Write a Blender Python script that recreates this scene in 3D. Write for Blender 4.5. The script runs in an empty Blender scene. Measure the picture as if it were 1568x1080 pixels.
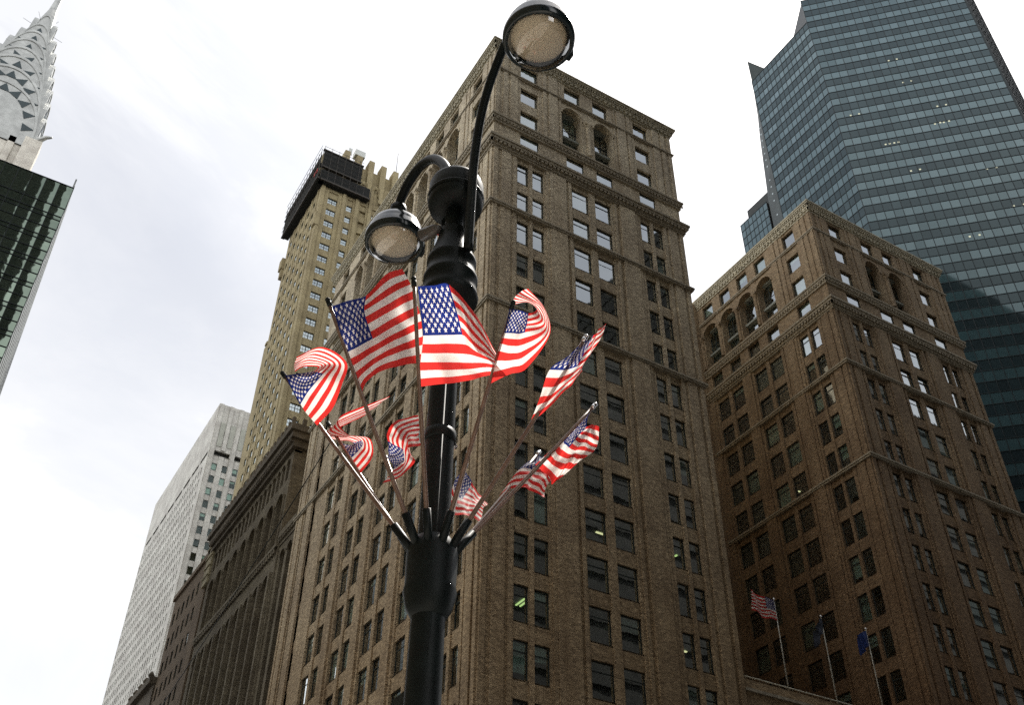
import bpy, bmesh, math, random
import numpy as np
from mathutils import Vector, Matrix, noise as mnoise
random.seed(7)
scene = bpy.context.scene
COL = scene.collection
R_ = math.radians
GZ = -1.65                       # street level, camera is at eye height

# ------------------------------------------------------------------ camera
RW = np.array([[0.8580975, -0.5133937, 0.0097770],
               [0.3349284, 0.5451712, -0.7685125],
               [0.3892192, 0.6627332, 0.6397602]])      # rows: camera right, down, forward in world axes
FPX = 1581.24
cam_d = bpy.data.cameras.new('camera'); cam = bpy.data.objects.new('camera', cam_d); COL.objects.link(cam)
cam_d.sensor_width = 36; cam_d.sensor_fit = 'HORIZONTAL'; cam_d.lens = FPX / 1568 * 36
cam_d.clip_start = 0.1; cam_d.clip_end = 5000
r0, r1, r2 = RW
cam.matrix_world = Matrix(((r0[0], -r1[0], -r2[0], 0), (r0[1], -r1[1], -r2[1], 0), (r0[2], -r1[2], -r2[2], 0), (0, 0, 0, 1)))
scene.camera = cam

def ray(x, y):
    return RW.T @ np.array([(x - 784) / FPX, (y - 540) / FPX, 1.0])
def proj(P):
    c = RW @ np.asarray(P, float)
    if c[2] <= 0: return None
    return 784 + FPX * c[0] / c[2], 540 + FPX * c[1] / c[2]

# ------------------------------------------------------------------ sky, sun, exposure
scene.view_settings.view_transform = 'Standard'
scene.view_settings.look = 'None'
scene.view_settings.exposure = 0.72
scene.view_settings.gamma = 1.0
SUN_EL, SUN_AZ = 62.0, 31.0      # azimuth measured from world x towards y
w = bpy.data.worlds.new('World'); scene.world = w; w.use_nodes = True
nt = w.node_tree; N = nt.nodes; L = nt.links; N.clear()
out = N.new('ShaderNodeOutputWorld'); bg = N.new('ShaderNodeBackground'); bg.inputs['Strength'].default_value = 0.1
sky = N.new('ShaderNodeTexSky'); sky.sky_type = 'NISHITA'; sky.sun_disc = False
sky.sun_elevation = R_(SUN_EL); sky.sun_rotation = R_(90 - SUN_AZ)
tc = N.new('ShaderNodeTexCoord')
def noise(tree, vec, scale, detail=5, rough=.55, dist=0):
    n = tree.nodes.new('ShaderNodeTexNoise'); n.inputs['Scale'].default_value = scale
    n.inputs['Detail'].default_value = detail; n.inputs['Roughness'].default_value = rough
    n.inputs['Distortion'].default_value = dist
    if vec is not None: tree.links.new(vec, n.inputs['Vector'])
    return n
def ramp(tree, fac, stops):
    r = tree.nodes.new('ShaderNodeValToRGB'); e = r.color_ramp.elements
    while len(e) < len(stops): e.new(.5)
    for k, (p, c) in zip(e, stops):
        k.position = p; k.color = c if len(c) == 4 else (*c, 1)
    tree.links.new(fac, r.inputs[0]); return r
mp = N.new('ShaderNodeMapping'); mp.inputs['Scale'].default_value = (1, 1, 1.6); L.new(tc.outputs['Generated'], mp.inputs['Vector'])
n1 = noise(nt, mp.outputs[0], 2.3, 8, .6, .5); n2 = noise(nt, mp.outputs[0], 1.1, 4, .5, .2)
cl = ramp(nt, n1.outputs['Fac'], [(.40, (4.75, 4.9, 5.3)), (.5, (5.2, 5.3, 5.6)), (.58, (6.1, 6.15, 6.3))])
# thinner, brighter cloud round the hidden sun
sx, sy, sz = math.cos(R_(SUN_EL)) * math.cos(R_(SUN_AZ)), math.cos(R_(SUN_EL)) * math.sin(R_(SUN_AZ)), math.sin(R_(SUN_EL))
dot = N.new('ShaderNodeVectorMath'); dot.operation = 'DOT_PRODUCT'; L.new(tc.outputs['Generated'], dot.inputs[0]); dot.inputs[1].default_value = (sx, sy, sz)
glow = ramp(nt, dot.outputs['Value'], [(.80, (0, 0, 0)), (.88, (1.1, 1.1, 1.05)), (.95, (3.5, 3.4, 3.2)), (1.0, (14, 13, 12))])
far = ramp(nt, dot.outputs['Value'], [(.0, (7.6, 7.5, 7.2)), (.34, (6.0, 5.9, 5.7)), (.5, (0, 0, 0))])      # cloud lit from the front, opposite the sun
addf = N.new('ShaderNodeMixRGB'); addf.blend_type = 'ADD'; addf.inputs[0].default_value = 1; L.new(cl.outputs[0], addf.inputs[1]); L.new(far.outputs[0], addf.inputs[2]); cl = addf
sp_ = N.new('ShaderNodeSeparateXYZ'); L.new(tc.outputs['Generated'], sp_.inputs[0])
low = ramp(nt, sp_.outputs[2], [(.25, (1.1, 1.1, .95)), (.55, (.75, .72, .6)), (.68, (0, 0, 0))])      # whiter towards the horizon
addh = N.new('ShaderNodeMixRGB'); addh.blend_type = 'ADD'; addh.inputs[0].default_value = 1; L.new(cl.outputs[0], addh.inputs[1]); L.new(low.outputs[0], addh.inputs[2]); cl = addh
addg = N.new('ShaderNodeMixRGB'); addg.blend_type = 'ADD'; addg.inputs[0].default_value = 1
L.new(cl.outputs[0], addg.inputs[1]); L.new(glow.outputs[0], addg.inputs[2])
cover = ramp(nt, n2.outputs['Fac'], [(.2, (.90,) * 3), (.6, (.98,) * 3)])
mixs = N.new('ShaderNodeMixRGB'); L.new(cover.outputs[0], mixs.inputs[0]); L.new(sky.outputs[0], mixs.inputs[1]); L.new(addg.outputs[0], mixs.inputs[2])
L.new(mixs.outputs[0], bg.inputs['Color']); L.new(bg.outputs[0], out.inputs['Surface'])

sd = bpy.data.lights.new('sun', 'SUN'); sd.energy = 4.6; sd.angle = R_(3); sd.color = (1, .95, .87)
so = bpy.data.objects.new('sun', sd); COL.objects.link(so)
so.rotation_euler = Vector((-sx, -sy, -sz)).to_track_quat('-Z', 'Y').to_euler()

# ------------------------------------------------------------------ materials
MATS = {}
def newmat(name):
    m = bpy.data.materials.new(name); m.use_nodes = True; m.node_tree.nodes.clear(); MATS[name] = m
    o = m.node_tree.nodes.new('ShaderNodeOutputMaterial'); return m, m.node_tree, o
def bsdf(t, o, col=None, rough=.8, metal=0, spec=.3):
    b = t.nodes.new('ShaderNodeBsdfPrincipled'); b.inputs['Roughness'].default_value = rough
    b.inputs['Metallic'].default_value = metal; b.inputs['Specular IOR Level'].default_value = spec
    if col is not None: b.inputs['Base Color'].default_value = (*col, 1)
    t.links.new(b.outputs[0], o.inputs['Surface']); return b
def math_(t, op, a, b=None, c=None, clamp=False):
    n = t.nodes.new('ShaderNodeMath'); n.operation = op; n.use_clamp = clamp
    for i, v in enumerate((a, b, c)):
        if v is None: continue
        if isinstance(v, (int, float)): n.inputs[i].default_value = v
        else: t.links.new(v, n.inputs[i])
    return n.outputs[0]
def mixc(t, f, a, b, mode='MIX'):
    n = t.nodes.new('ShaderNodeMixRGB'); n.blend_type = mode
    for i, v in enumerate((f, a, b)):
        if isinstance(v, (int, float)): n.inputs[i].default_value = v
        elif isinstance(v, tuple): n.inputs[i].default_value = (*v, 1)
        else: t.links.new(v, n.inputs[i])
    return n.outputs[0]
def plain(name, col, rough=.7, metal=0, var=.15, scale=3, spec=.3, bump=0):
    m, t, o = newmat(name); b = bsdf(t, o, None, rough, metal, spec)
    c = t.nodes.new('ShaderNodeTexCoord'); n = noise(t, c.outputs['Object'], scale, 6, .6)
    d = tuple(x * (1 - var) for x in col); e = tuple(min(1, x * (1 + var)) for x in col)
    r = ramp(t, n.outputs['Fac'], [(.3, d), (.7, e)]); t.links.new(r.outputs[0], b.inputs['Base Color'])
    if bump:
        bp = t.nodes.new('ShaderNodeBump'); bp.inputs['Strength'].default_value = bump; bp.inputs['Distance'].default_value = .02
        t.links.new(n.outputs['Fac'], bp.inputs['Height']); t.links.new(bp.outputs[0], b.inputs['Normal'])
    return m
def brickmat(name, c1, c2, cm, bw=.21, bh=.072, mort=.012, dirt=(.42, .38, .34), streak=.6, bump=.4, grade=None):
    m, t, o = newmat(name); b = bsdf(t, o, None, .9, 0, .2)
    c = t.nodes.new('ShaderNodeTexCoord'); s = t.nodes.new('ShaderNodeSeparateXYZ'); t.links.new(c.outputs['Object'], s.inputs[0])
    xy = math_(t, 'SUBTRACT', s.outputs[0], s.outputs[1])
    cv = t.nodes.new('ShaderNodeCombineXYZ'); t.links.new(xy, cv.inputs[0]); t.links.new(s.outputs[2], cv.inputs[1])
    br = t.nodes.new('ShaderNodeTexBrick'); t.links.new(cv.outputs[0], br.inputs['Vector'])
    br.inputs['Scale'].default_value = 1; br.inputs['Brick Width'].default_value = bw; br.inputs['Row Height'].default_value = bh
    br.inputs['Mortar Size'].default_value = mort; br.inputs['Bias'].default_value = -.1
    br.inputs['Color1'].default_value = (*c1, 1); br.inputs['Color2'].default_value = (*c2, 1); br.inputs['Mortar'].default_value = (*cm, 1)
    # patchy clusters of light and dark brick, and weather streaks that run down the wall
    n = noise(t, cv.outputs[0], 3.4, 8, .85); r = ramp(t, n.outputs['Fac'], [(.32, (.52, .49, .47)), (.5, (1, 1, 1)), (.68, (1.5, 1.47, 1.4))])
    col = mixc(t, 1.0, br.outputs['Color'], r.outputs[0], 'MULTIPLY')
    st = t.nodes.new('ShaderNodeMapping'); st.inputs['Scale'].default_value = (.9, .06, 1); t.links.new(cv.outputs[0], st.inputs[0])
    n2 = noise(t, st.outputs[0], 1.0, 6, .65); r2 = ramp(t, n2.outputs['Fac'], [(.42, (0, 0, 0)), (.75, (streak,) * 3)])
    col = mixc(t, r2.outputs[0], col, tuple(a * d for a, d in zip(c1, dirt)))
    n3 = noise(t, cv.outputs[0], .22, 5, .6); r3 = ramp(t, n3.outputs['Fac'], [(.35, (.8, .78, .77)), (.65, (1.12, 1.12, 1.1))]); col = mixc(t, 1.0, col, r3.outputs[0], 'MULTIPLY')
    if grade:      # browner, redder lower storeys: brick tone plus canyon shade put into the colour
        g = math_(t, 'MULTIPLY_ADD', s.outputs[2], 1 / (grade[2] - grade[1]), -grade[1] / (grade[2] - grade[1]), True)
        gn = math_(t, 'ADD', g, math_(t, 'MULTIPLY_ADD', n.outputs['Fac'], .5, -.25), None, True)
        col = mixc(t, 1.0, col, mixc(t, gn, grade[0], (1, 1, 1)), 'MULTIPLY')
    t.links.new(col, b.inputs['Base Color'])
    if bump:
        bp = t.nodes.new('ShaderNodeBump'); bp.inputs['Strength'].default_value = bump; bp.inputs['Distance'].default_value = .03
        t.links.new(n.outputs['Fac'], bp.inputs['Height']); t.links.new(bp.outputs[0], b.inputs['Normal'])
    return m
def glassmat(name, tint, r0_, r1_, rough=.02, through=(.75, .85, .82), wob=.0):
    """window glass: mirror share r0_ head-on to r1_ at grazing, the rest looks through"""
    m, t, o = newmat(name)
    g = t.nodes.new('ShaderNodeBsdfGlossy'); g.inputs['Color'].default_value = (*tint, 1); g.inputs['Roughness'].default_value = rough
    tr = t.nodes.new('ShaderNodeBsdfTransparent'); tr.inputs['Color'].default_value = (*through, 1)
    lw = t.nodes.new('ShaderNodeLayerWeight'); lw.inputs['Blend'].default_value = .35
    f = math_(t, 'MULTIPLY_ADD', lw.outputs['Facing'], r1_ - r0_, r0_, True)
    mx = t.nodes.new('ShaderNodeMixShader'); t.links.new(f, mx.inputs[0]); t.links.new(tr.outputs[0], mx.inputs[1]); t.links.new(g.outputs[0], mx.inputs[2])
    if wob:
        c = t.nodes.new('ShaderNodeTexCoord'); n = noise(t, c.outputs['Object'], .9, 2, .5)
        bp = t.nodes.new('ShaderNodeBump'); bp.inputs['Strength'].default_value = wob; bp.inputs['Distance'].default_value = .05
        t.links.new(n.outputs['Fac'], bp.inputs['Height']); t.links.new(bp.outputs[0], g.inputs['Normal'])
    t.links.new(mx.outputs[0], o.inputs['Surface']); return m
def curtain(name, dark, light, tint, r0_, r1_, r2_=None):
    """sealed tower glass: dark body under a mirror coat; each pane differs a little"""
    m, t, o = newmat(name)
    g = t.nodes.new('ShaderNodeBsdfGlossy'); g.inputs['Color'].default_value = (*tint, 1); g.inputs['Roughness'].default_value = .04
    d = t.nodes.new('ShaderNodeBsdfDiffuse')
    at = t.nodes.new('ShaderNodeAttribute'); at.attribute_name = 'pane'
    L_ = mixc(t, at.outputs['Fac'], dark, light); t.links.new(L_, d.inputs['Color'])
    lw = t.nodes.new('ShaderNodeLayerWeight'); lw.inputs['Blend'].default_value = .5
    f = math_(t, 'MULTIPLY_ADD', math_(t, 'POWER', lw.outputs['Facing'], 2.6), r1_ - r0_, r0_, True)
    f = math_(t, 'MULTIPLY', f, math_(t, 'MULTIPLY_ADD', at.outputs['Fac'], .56, .44), None, True)
    if r2_:
        c = t.nodes.new('ShaderNodeTexCoord'); n = noise(t, c.outputs['Object'], r2_[0], 2, .45, .3)
        sx_ = t.nodes.new('ShaderNodeSeparateXYZ'); t.links.new(c.outputs['Object'], sx_.inputs[0])
        fr = math_(t, 'FRACT', math_(t, 'DIVIDE', math_(t, 'ADD', sx_.outputs[0], 3.3 + 147.0), 1.47)); bul = math_(t, 'MULTIPLY', math_(t, 'MULTIPLY', fr, math_(t, 'SUBTRACT', 1.0, fr)), 4 * r2_[2])
        hgt = math_(t, 'ADD', math_(t, 'MULTIPLY', n.outputs['Fac'], r2_[1]), bul)
        bp = t.nodes.new('ShaderNodeBump'); bp.inputs['Strength'].default_value = 1; bp.inputs['Distance'].default_value = 1.0
        t.links.new(hgt, bp.inputs['Height']); t.links.new(bp.outputs[0], g.inputs['Normal'])
    mx = t.nodes.new('ShaderNodeMixShader'); t.links.new(f, mx.inputs[0]); t.links.new(d.outputs[0], mx.inputs[1]); t.links.new(g.outputs[0], mx.inputs[2])
    t.links.new(mx.outputs[0], o.inputs['Surface']); return m
def emit(name, col, s):
    m, t, o = newmat(name); e = t.nodes.new('ShaderNodeEmission'); e.inputs[0].default_value = (*col, 1); e.inputs[1].default_value = s
    t.links.new(e.outputs[0], o.inputs['Surface']); return m

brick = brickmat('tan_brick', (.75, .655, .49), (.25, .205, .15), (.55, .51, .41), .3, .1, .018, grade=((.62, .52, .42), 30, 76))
brick_shaded = brickmat('shaded_brown_brick', (.42, .32, .21), (.15, .11, .072), (.31, .26, .19), .3, .1, .018, grade=((.62, .5, .42), 30, 76))  # redder copy of the tan brick, right wing's shade darkened into its colour
terra = plain('terracotta', (.46, .425, .325), .85, 0, .35, 2.5, bump=.5)
terra_dark = plain('cornice_stone', (.33, .29, .22), .85, 0, .3, 3, bump=.5)
buff = brickmat('buff_brick', (.35, .3, .175), (.21, .18, .11), (.29, .25, .165), .3, .1, .015, streak=.3)
buff_stone = plain('buff_stone', (.3, .26, .17), .85, 0, .3, .6)
redbrick = brickmat('red_brick', (.2, .145, .1), (.12, .085, .06), (.17, .14, .1), streak=.4)
stone = brickmat('grey_stone', (.19, .165, .12), (.14, .12, .085), (.09, .075, .06), 1.4, .6, .02, streak=.6)
stone_dark = plain('sooty_stone', (.11, .09, .065), .9, 0, .35, .8)
white_panel = brickmat('white_panel', (.5, .5, .48), (.45, .45, .43), (.3, .3, .29), 1.5, 1.33, .03, streak=.12, bump=0)
louvre = plain('louvre', (.34, .35, .31), .8, 0, .15, .5)
steel = plain('steel_cladding', (.36, .37, .36), .42, .4, .25, .35)
steel_dark = plain('dark_steel', (.03, .04, .045), .5, 0, .2)  # dark steel, for the lightning rods
pale_brick = brickmat('pale_brick', (.6, .58, .54), (.52, .5, .46), (.45, .44, .4), .5, .2, .03, streak=.2, bump=0)
dark_in = plain('dark_interior', (.035, .036, .034), .95, 0, .2)
ceil_m = plain('office_ceiling', (.28, .3, .27), .9, 0, .1)
sash = plain('sash_paint', (.028, .036, .033), .5, 0, .2)
sash_light = plain('sash_white', (.5, .52, .5), .6, 0, .1)
blind_m = plain('blind_fabric', (.36, .44, .39), .9, 0, .12, 2)
glass = glassmat('window_glass', (.72, .77, .8), .19, 1.0, wob=.05)
glass_b = glassmat('window_glass_blue', (.55, .68, .72), .4, 1.0, wob=.05)
tower_glass = curtain('tower_glass', (.012, .018, .021), (.028, .055, .062), (.5, .61, .635), .03, 2.1)
hyatt_glass = curtain('dark_green_glass', (.006, .01, .009), (.012, .02, .018), (.42, .52, .42), .36, .9, (.45, .03, .012))
mullion = plain('mullion', (.012, .018, .02), .4, .3, .2)
black_paint = plain('black_green_paint', (.005, .009, .009), .5, 0, .35, 9, .28)
hood_m = plain('hood_paint', (.012, .022, .024), .16, 0, .3, 6, .6)
chrome = plain('bright_steel', (.75, .75, .75), .15, 1, .1)
wood = plain('varnished_pole', (.2, .12, .085), .34, 0, .3, 12, .7)
pole_silver = plain('silver_pole', (.5, .42, .36), .3, .6, .2, 12)
tape_red = plain('red_tape', (.5, .03, .02), .5, 0, .2, 20)
net = plain('black_netting', (.012, .013, .013), .95, 0, .4, 2)
rustm = plain('scaffold_steel', (.05, .045, .04), .7, .3, .3, 3)
lens_m, t, o = newmat('amber_lens'); b = bsdf(t, o, None, .25, 0, .5)
c = t.nodes.new('ShaderNodeTexCoord'); vr = t.nodes.new('ShaderNodeTexVoronoi'); vr.inputs['Scale'].default_value = 120; t.links.new(c.outputs['Object'], vr.inputs['Vector'])
rr = ramp(t, vr.outputs['Distance'], [(.0, (.95, .84, .68)), (.9, (.72, .61, .46))]); t.links.new(rr.outputs[0], b.inputs['Base Color'])
bp = t.nodes.new('ShaderNodeBump'); bp.inputs['Strength'].default_value = .15; bp.inputs['Distance'].default_value = .002; t.links.new(vr.outputs['Distance'], bp.inputs['Height']); t.links.new(bp.outputs[0], b.inputs['Normal'])
bowl_m = glassmat('clear_bowl', (.95, .95, .95), .06, .8, through=(.93, .92, .88))
lamp_on = emit('fluorescent', (.62, .82, .3), .8); lamp_on2 = emit('warm_tube', (1, .92, .5), .8)
asphalt = plain('asphalt', (.05, .05, .052), .9, 0, .3, 2); concrete = plain('concrete', (.34, .32, .29), .9, 0, .15, 1)

# flag cloth: stripes, blue field, fifty stars, all from the cloth's own coordinates
def flagmat(name, dim=1.0):
    m, t, o = newmat(name)
    uvn = t.nodes.new('ShaderNodeUVMap'); s = t.nodes.new('ShaderNodeSeparateXYZ'); t.links.new(uvn.outputs[0], s.inputs[0])
    u, v = s.outputs[0], s.outputs[1]                        # v = 0 at the top edge
    k = math_(t, 'FLOOR', math_(t, 'MULTIPLY', v, 13)); odd = math_(t, 'MODULO', k, 2)
    red, white, blue = tuple(x * dim for x in (.72, .035, .03)), tuple(x * dim for x in (.9, .84, .79)), tuple(x * dim for x in (.01, .025, .18))
    col = mixc(t, math_(t, 'GREATER_THAN', odd, .5), red, white)
    inu = math_(t, 'MULTIPLY', math_(t, 'LESS_THAN', u, .4), math_(t, 'LESS_THAN', v, 7 / 13))
    U = math_(t, 'MULTIPLY', u, 30.0); V = math_(t, 'MULTIPLY', v, 10 * 13 / 7)
    a_ = math_(t, 'ROUND', math_(t, 'MULTIPLY', math_(t, 'ADD', U, V), .5)); b_ = math_(t, 'ROUND', math_(t, 'MULTIPLY', math_(t, 'SUBTRACT', U, V), .5))
    LU, LV = math_(t, 'ADD', a_, b_), math_(t, 'SUBTRACT', a_, b_)
    ok = math_(t, 'MULTIPLY', math_(t, 'MULTIPLY', math_(t, 'GREATER_THAN', LU, .5), math_(t, 'LESS_THAN', LU, 11.5)),
               math_(t, 'MULTIPLY', math_(t, 'GREATER_THAN', LV, .5), math_(t, 'LESS_THAN', LV, 9.5)))
    dx = math_(t, 'MULTIPLY', math_(t, 'SUBTRACT', U, LU), 1.0); dy = math_(t, 'MULTIPLY', math_(t, 'SUBTRACT', V, LV), .86)
    rr_ = math_(t, 'SQRT', math_(t, 'ADD', math_(t, 'MULTIPLY', dx, dx), math_(t, 'MULTIPLY', dy, dy)))
    th = math_(t, 'ARCTAN2', dx, math_(t, 'MULTIPLY', dy, -1))
    sec = 2 * math.pi / 5
    tt = math_(t, 'ABSOLUTE', math_(t, 'MULTIPLY', math_(t, 'SUBTRACT', math_(t, 'FRACT', math_(t, 'ADD', math_(t, 'DIVIDE', th, sec), 10.5)), .5), sec))
    x_, y_ = math_(t, 'MULTIPLY', rr_, math_(t, 'COSINE', tt)), math_(t, 'MULTIPLY', rr_, math_(t, 'SINE', tt))
    Ro, Ri = .6, .25; px_, py_ = Ri * math.cos(sec / 2), Ri * math.sin(sec / 2); nx, ny = py_, Ro - px_   # normal of the star's edge
    star = math_(t, 'LESS_THAN', math_(t, 'ADD', math_(t, 'MULTIPLY', x_, nx), math_(t, 'MULTIPLY', y_, ny)), Ro * nx)
    ucol = mixc(t, math_(t, 'MULTIPLY', star, ok), blue, white)
    col = mixc(t, inu, col, ucol)
    d = t.nodes.new('ShaderNodeBsdfDiffuse'); tl = t.nodes.new('ShaderNodeBsdfTranslucent'); gl = t.nodes.new('ShaderNodeBsdfGlossy')
    gl.inputs['Roughness'].default_value = .6
    t.links.new(col, d.inputs[0]); t.links.new(col, tl.inputs[0])
    c = t.nodes.new('ShaderNodeTexCoord'); nn = noise(t, c.outputs['Object'], 22, 3, .5); bp = t.nodes.new('ShaderNodeBump'); 
    m1 = t.nodes.new('ShaderNodeMixShader'); m1.inputs[0].default_value = .58; t.links.new(d.outputs[0], m1.inputs[1]); t.links.new(tl.outputs[0], m1.inputs[2])
    m2 = t.nodes.new('ShaderNodeMixShader'); m2.inputs[0].default_value = .03; t.links.new(m1.outputs[0], m2.inputs[1]); t.links.new(gl.outputs[0], m2.inputs[2])
    t.links.new(m2.outputs[0], o.inputs['Surface']); return m
flag_m = flagmat('flag_cloth')
bluecloth = plain('blue_cloth', (.02, .04, .16), .8, 0, .5, 1.5); darkcloth = plain('dark_cloth', (.03, .035, .05), .8, 0, .5, 2)

# ------------------------------------------------------------------ mesh helpers
class MB:
    """collects faces and links them as ONE mesh object; T maps local (s, t, z) to world"""
    def __init__(self, T=None): self.v = []; self.f = []; self.m = []; self.T = T; self.mi = 0; self.smooth = False; self.sm = []
    def add(self, vs, fs, T=True):
        b = len(self.v)
        for p in vs: self.v.append(self.T(*p) if (self.T and T) else tuple(p))
        for f in fs: self.f.append(tuple(b + i for i in f)); self.m.append(self.mi); self.sm.append(self.smooth)
    def box(self, x0, x1, y0, y1, z0, z1):
        self.add([(x0, y0, z0), (x1, y0, z0), (x1, y1, z0), (x0, y1, z0), (x0, y0, z1), (x1, y0, z1), (x1, y1, z1), (x0, y1, z1)],
                 [(0, 3, 2, 1), (4, 5, 6, 7), (0, 1, 5, 4), (1, 2, 6, 5), (2, 3, 7, 6), (3, 0, 4, 7)])
    def prism(self, poly, z0, z1):
        n = len(poly)
        self.add([(x, y, z0) for x, y in poly] + [(x, y, z1) for x, y in poly],
                 [tuple(range(n))[::-1], tuple(range(n, 2 * n))] + [(i, (i + 1) % n, n + (i + 1) % n, n + i) for i in range(n)])
    def lathe(self, prof, c=(0, 0, 0), n=32, cap=True):
        cx, cy, cz = c; vs = []; fs = []
        for r, z in prof:
            for i in range(n):
                a = 2 * math.pi * i / n; vs.append((cx + r * math.cos(a), cy + r * math.sin(a), cz + z))
        for j in range(len(prof) - 1):
            for i in range(n): fs.append((j * n + i, j * n + (i + 1) % n, (j + 1) * n + (i + 1) % n, (j + 1) * n + i))
        if cap: fs.append(tuple(range(n))[::-1]); fs.append(tuple((len(prof) - 1) * n + i for i in range(n)))
        s = self.smooth; self.smooth = n > 12; self.add(vs, fs); self.smooth = s
    def tube(self, pts, r, n=12, r1=None):
        pts = [Vector(p) for p in pts]; vs = []; fs = []; K = len(pts)
        up = None
        for k, p in enumerate(pts):
            d = (pts[min(k + 1, K - 1)] - pts[max(k - 1, 0)]).normalized()
            if up is None: up = d.orthogonal().normalized()
            up = (up - d * up.dot(d)).normalized(); s = d.cross(up)
            rr = r if r1 is None else r + (r1 - r) * k / (K - 1)
            for i in range(n):
                a = 2 * math.pi * i / n; q = p + (up * math.cos(a) + s * math.sin(a)) * rr; vs.append(tuple(q))
        for j in range(K - 1):
            for i in range(n): fs.append((j * n + i, j * n + (i + 1) % n, (j + 1) * n + (i + 1) % n, (j + 1) * n + i))
        fs.append(tuple(range(n))[::-1]); fs.append(tuple((K - 1) * n + i for i in range(n)))
        s_ = self.smooth; self.smooth = n > 5; self.add(vs, fs); self.smooth = s_
    def ball(self, c, r, sx=1, sz=1, n=16):
        self.lathe([(max(.0005, r * sx * math.cos(a)), r * sz * math.sin(a)) for a in [(-90 + 180 * i / 10) * math.pi / 180 for i in range(11)]], c, n)
    def mesh(self, name, mats):
        me = bpy.data.meshes.new(name); me.from_pydata(self.v, [], self.f)
        for m in (mats if isinstance(mats, (list, tuple)) else [mats]): me.materials.append(m)
        me.polygons.foreach_set('material_index', self.m); me.polygons.foreach_set('use_smooth', self.sm)
        me.update(); return me
    def build(self, name, mats, parent=None, bev=0, segs=1):
        o = bpy.data.objects.new(name, self.mesh(name, mats)); COL.objects.link(o)
        if parent: o.parent = parent; o.matrix_parent_inverse = Matrix.Translation(parent.location).inverted() if parent.type == 'EMPTY' else Matrix.Identity(4)
        if bev:
            b = o.modifiers.new('bevel', 'BEVEL'); b.width = bev; b.segments = segs; b.limit_method = 'ANGLE'
        return o
def thing(name, label, cat, loc=(0, 0, 0), group=None):
    o = bpy.data.objects.new(name, None); COL.objects.link(o); o.location = loc; o.empty_display_size = .5
    o['label'] = label; o['category'] = cat
    if group: o['group'] = group
    return o
def struct(o): o['kind'] = 'structure'; return o
def frame(ox, oy, th):
    c_, s_ = math.cos(R_(th)), math.sin(R_(th))
    return lambda s, t, z: (ox + c_ * s - s_ * t, oy + s_ * s + c_ * t, z)

# ------------------------------------------------------------------ windows: largest in the picture as parts, the rest in one mesh
WCACHE = {}
def win_mesh(w_, h_, style):
    key = (round(w_, 2), round(h_, 2), style)
    if key in WCACHE: return WCACHE[key]
    f = MB(); g = MB(); d = .07; fw = .07
    def frm(x0, x1, z0, z1, y=.0, ft=None):
        ft = ft or fw
        f.box(x0, x1, y, y + d, z0, z0 + ft); f.box(x0, x1, y, y + d, z1 - ft, z1)
        f.box(x0, x0 + ft, y, y + d, z0 + ft, z1 - ft); f.box(x1 - ft, x1, y, y + d, z0 + ft, z1 - ft)
    frm(0, w_, 0, h_)
    if style == 'sash': f.box(-.02, w_ + .02, -.14, .1, -.09, -.002)
    if style == 'sash':           # upper light above a meeting rail, lower light below
        zr = h_ * .72; f.box(fw, w_ - fw, .005, d - .01, zr - .035, zr + .035)
    elif style == 'transom':
        zr = h_ * .5; f.box(fw, w_ - fw, .005, d - .01, zr - .03, zr + .03)
    elif style == 'six':          # two sashes side by side, each of four lights
        for q in (.5,): f.box(w_ * q - .08, w_ * q + .08, .003, d - .003, fw, h_ - fw)
        for q in (.25, .75): f.box(w_ * q - .025, w_ * q + .025, .006, d - .006, fw, h_ - fw)
        f.box(fw, w_ - fw, .009, d - .009, h_ * .5 - .04, h_ * .5 + .04)
    elif style == 'arch':
        for q in (1 / 3, 2 / 3): f.box(w_ * q - .04, w_ * q + .04, .006, d - .006, fw, h_ - fw)
        for q in (.18, .42, .62): f.box(fw, w_ - fw, .003, d - .003, h_ * q - .05, h_ * q + .05)
    g.add([(fw * .5, .035, fw * .5), (w_ - fw * .5, .035, fw * .5), (w_ - fw * .5, .035, h_ - fw * .5), (fw * .5, .035, h_ - fw * .5)], [(0, 1, 2, 3)])
    WCACHE[key] = (f, g); return WCACHE[key]
MCACHE = {}
def cached(key, mb, name, mat):
    if key not in MCACHE: MCACHE[key] = mb.mesh(name, mat)
    return MCACHE[key]
def area_px(T, s0, s1, z0, z1):
    P = [proj(T(s, 0, z)) for s, z in ((s0, z0), (s1, z0), (s1, z1), (s0, z1))]
    if any(p is None for p in P): return 0
    a = abs(sum(P[i][0] * P[(i + 1) % 4][1] - P[(i + 1) % 4][0] * P[i][1] for i in range(4))) / 2
    cx, cy = sum(p[0] for p in P) / 4, sum(p[1] for p in P) / 4
    return a if -20 < cx < 1588 and -20 < cy < 1100 else a * .001
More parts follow.
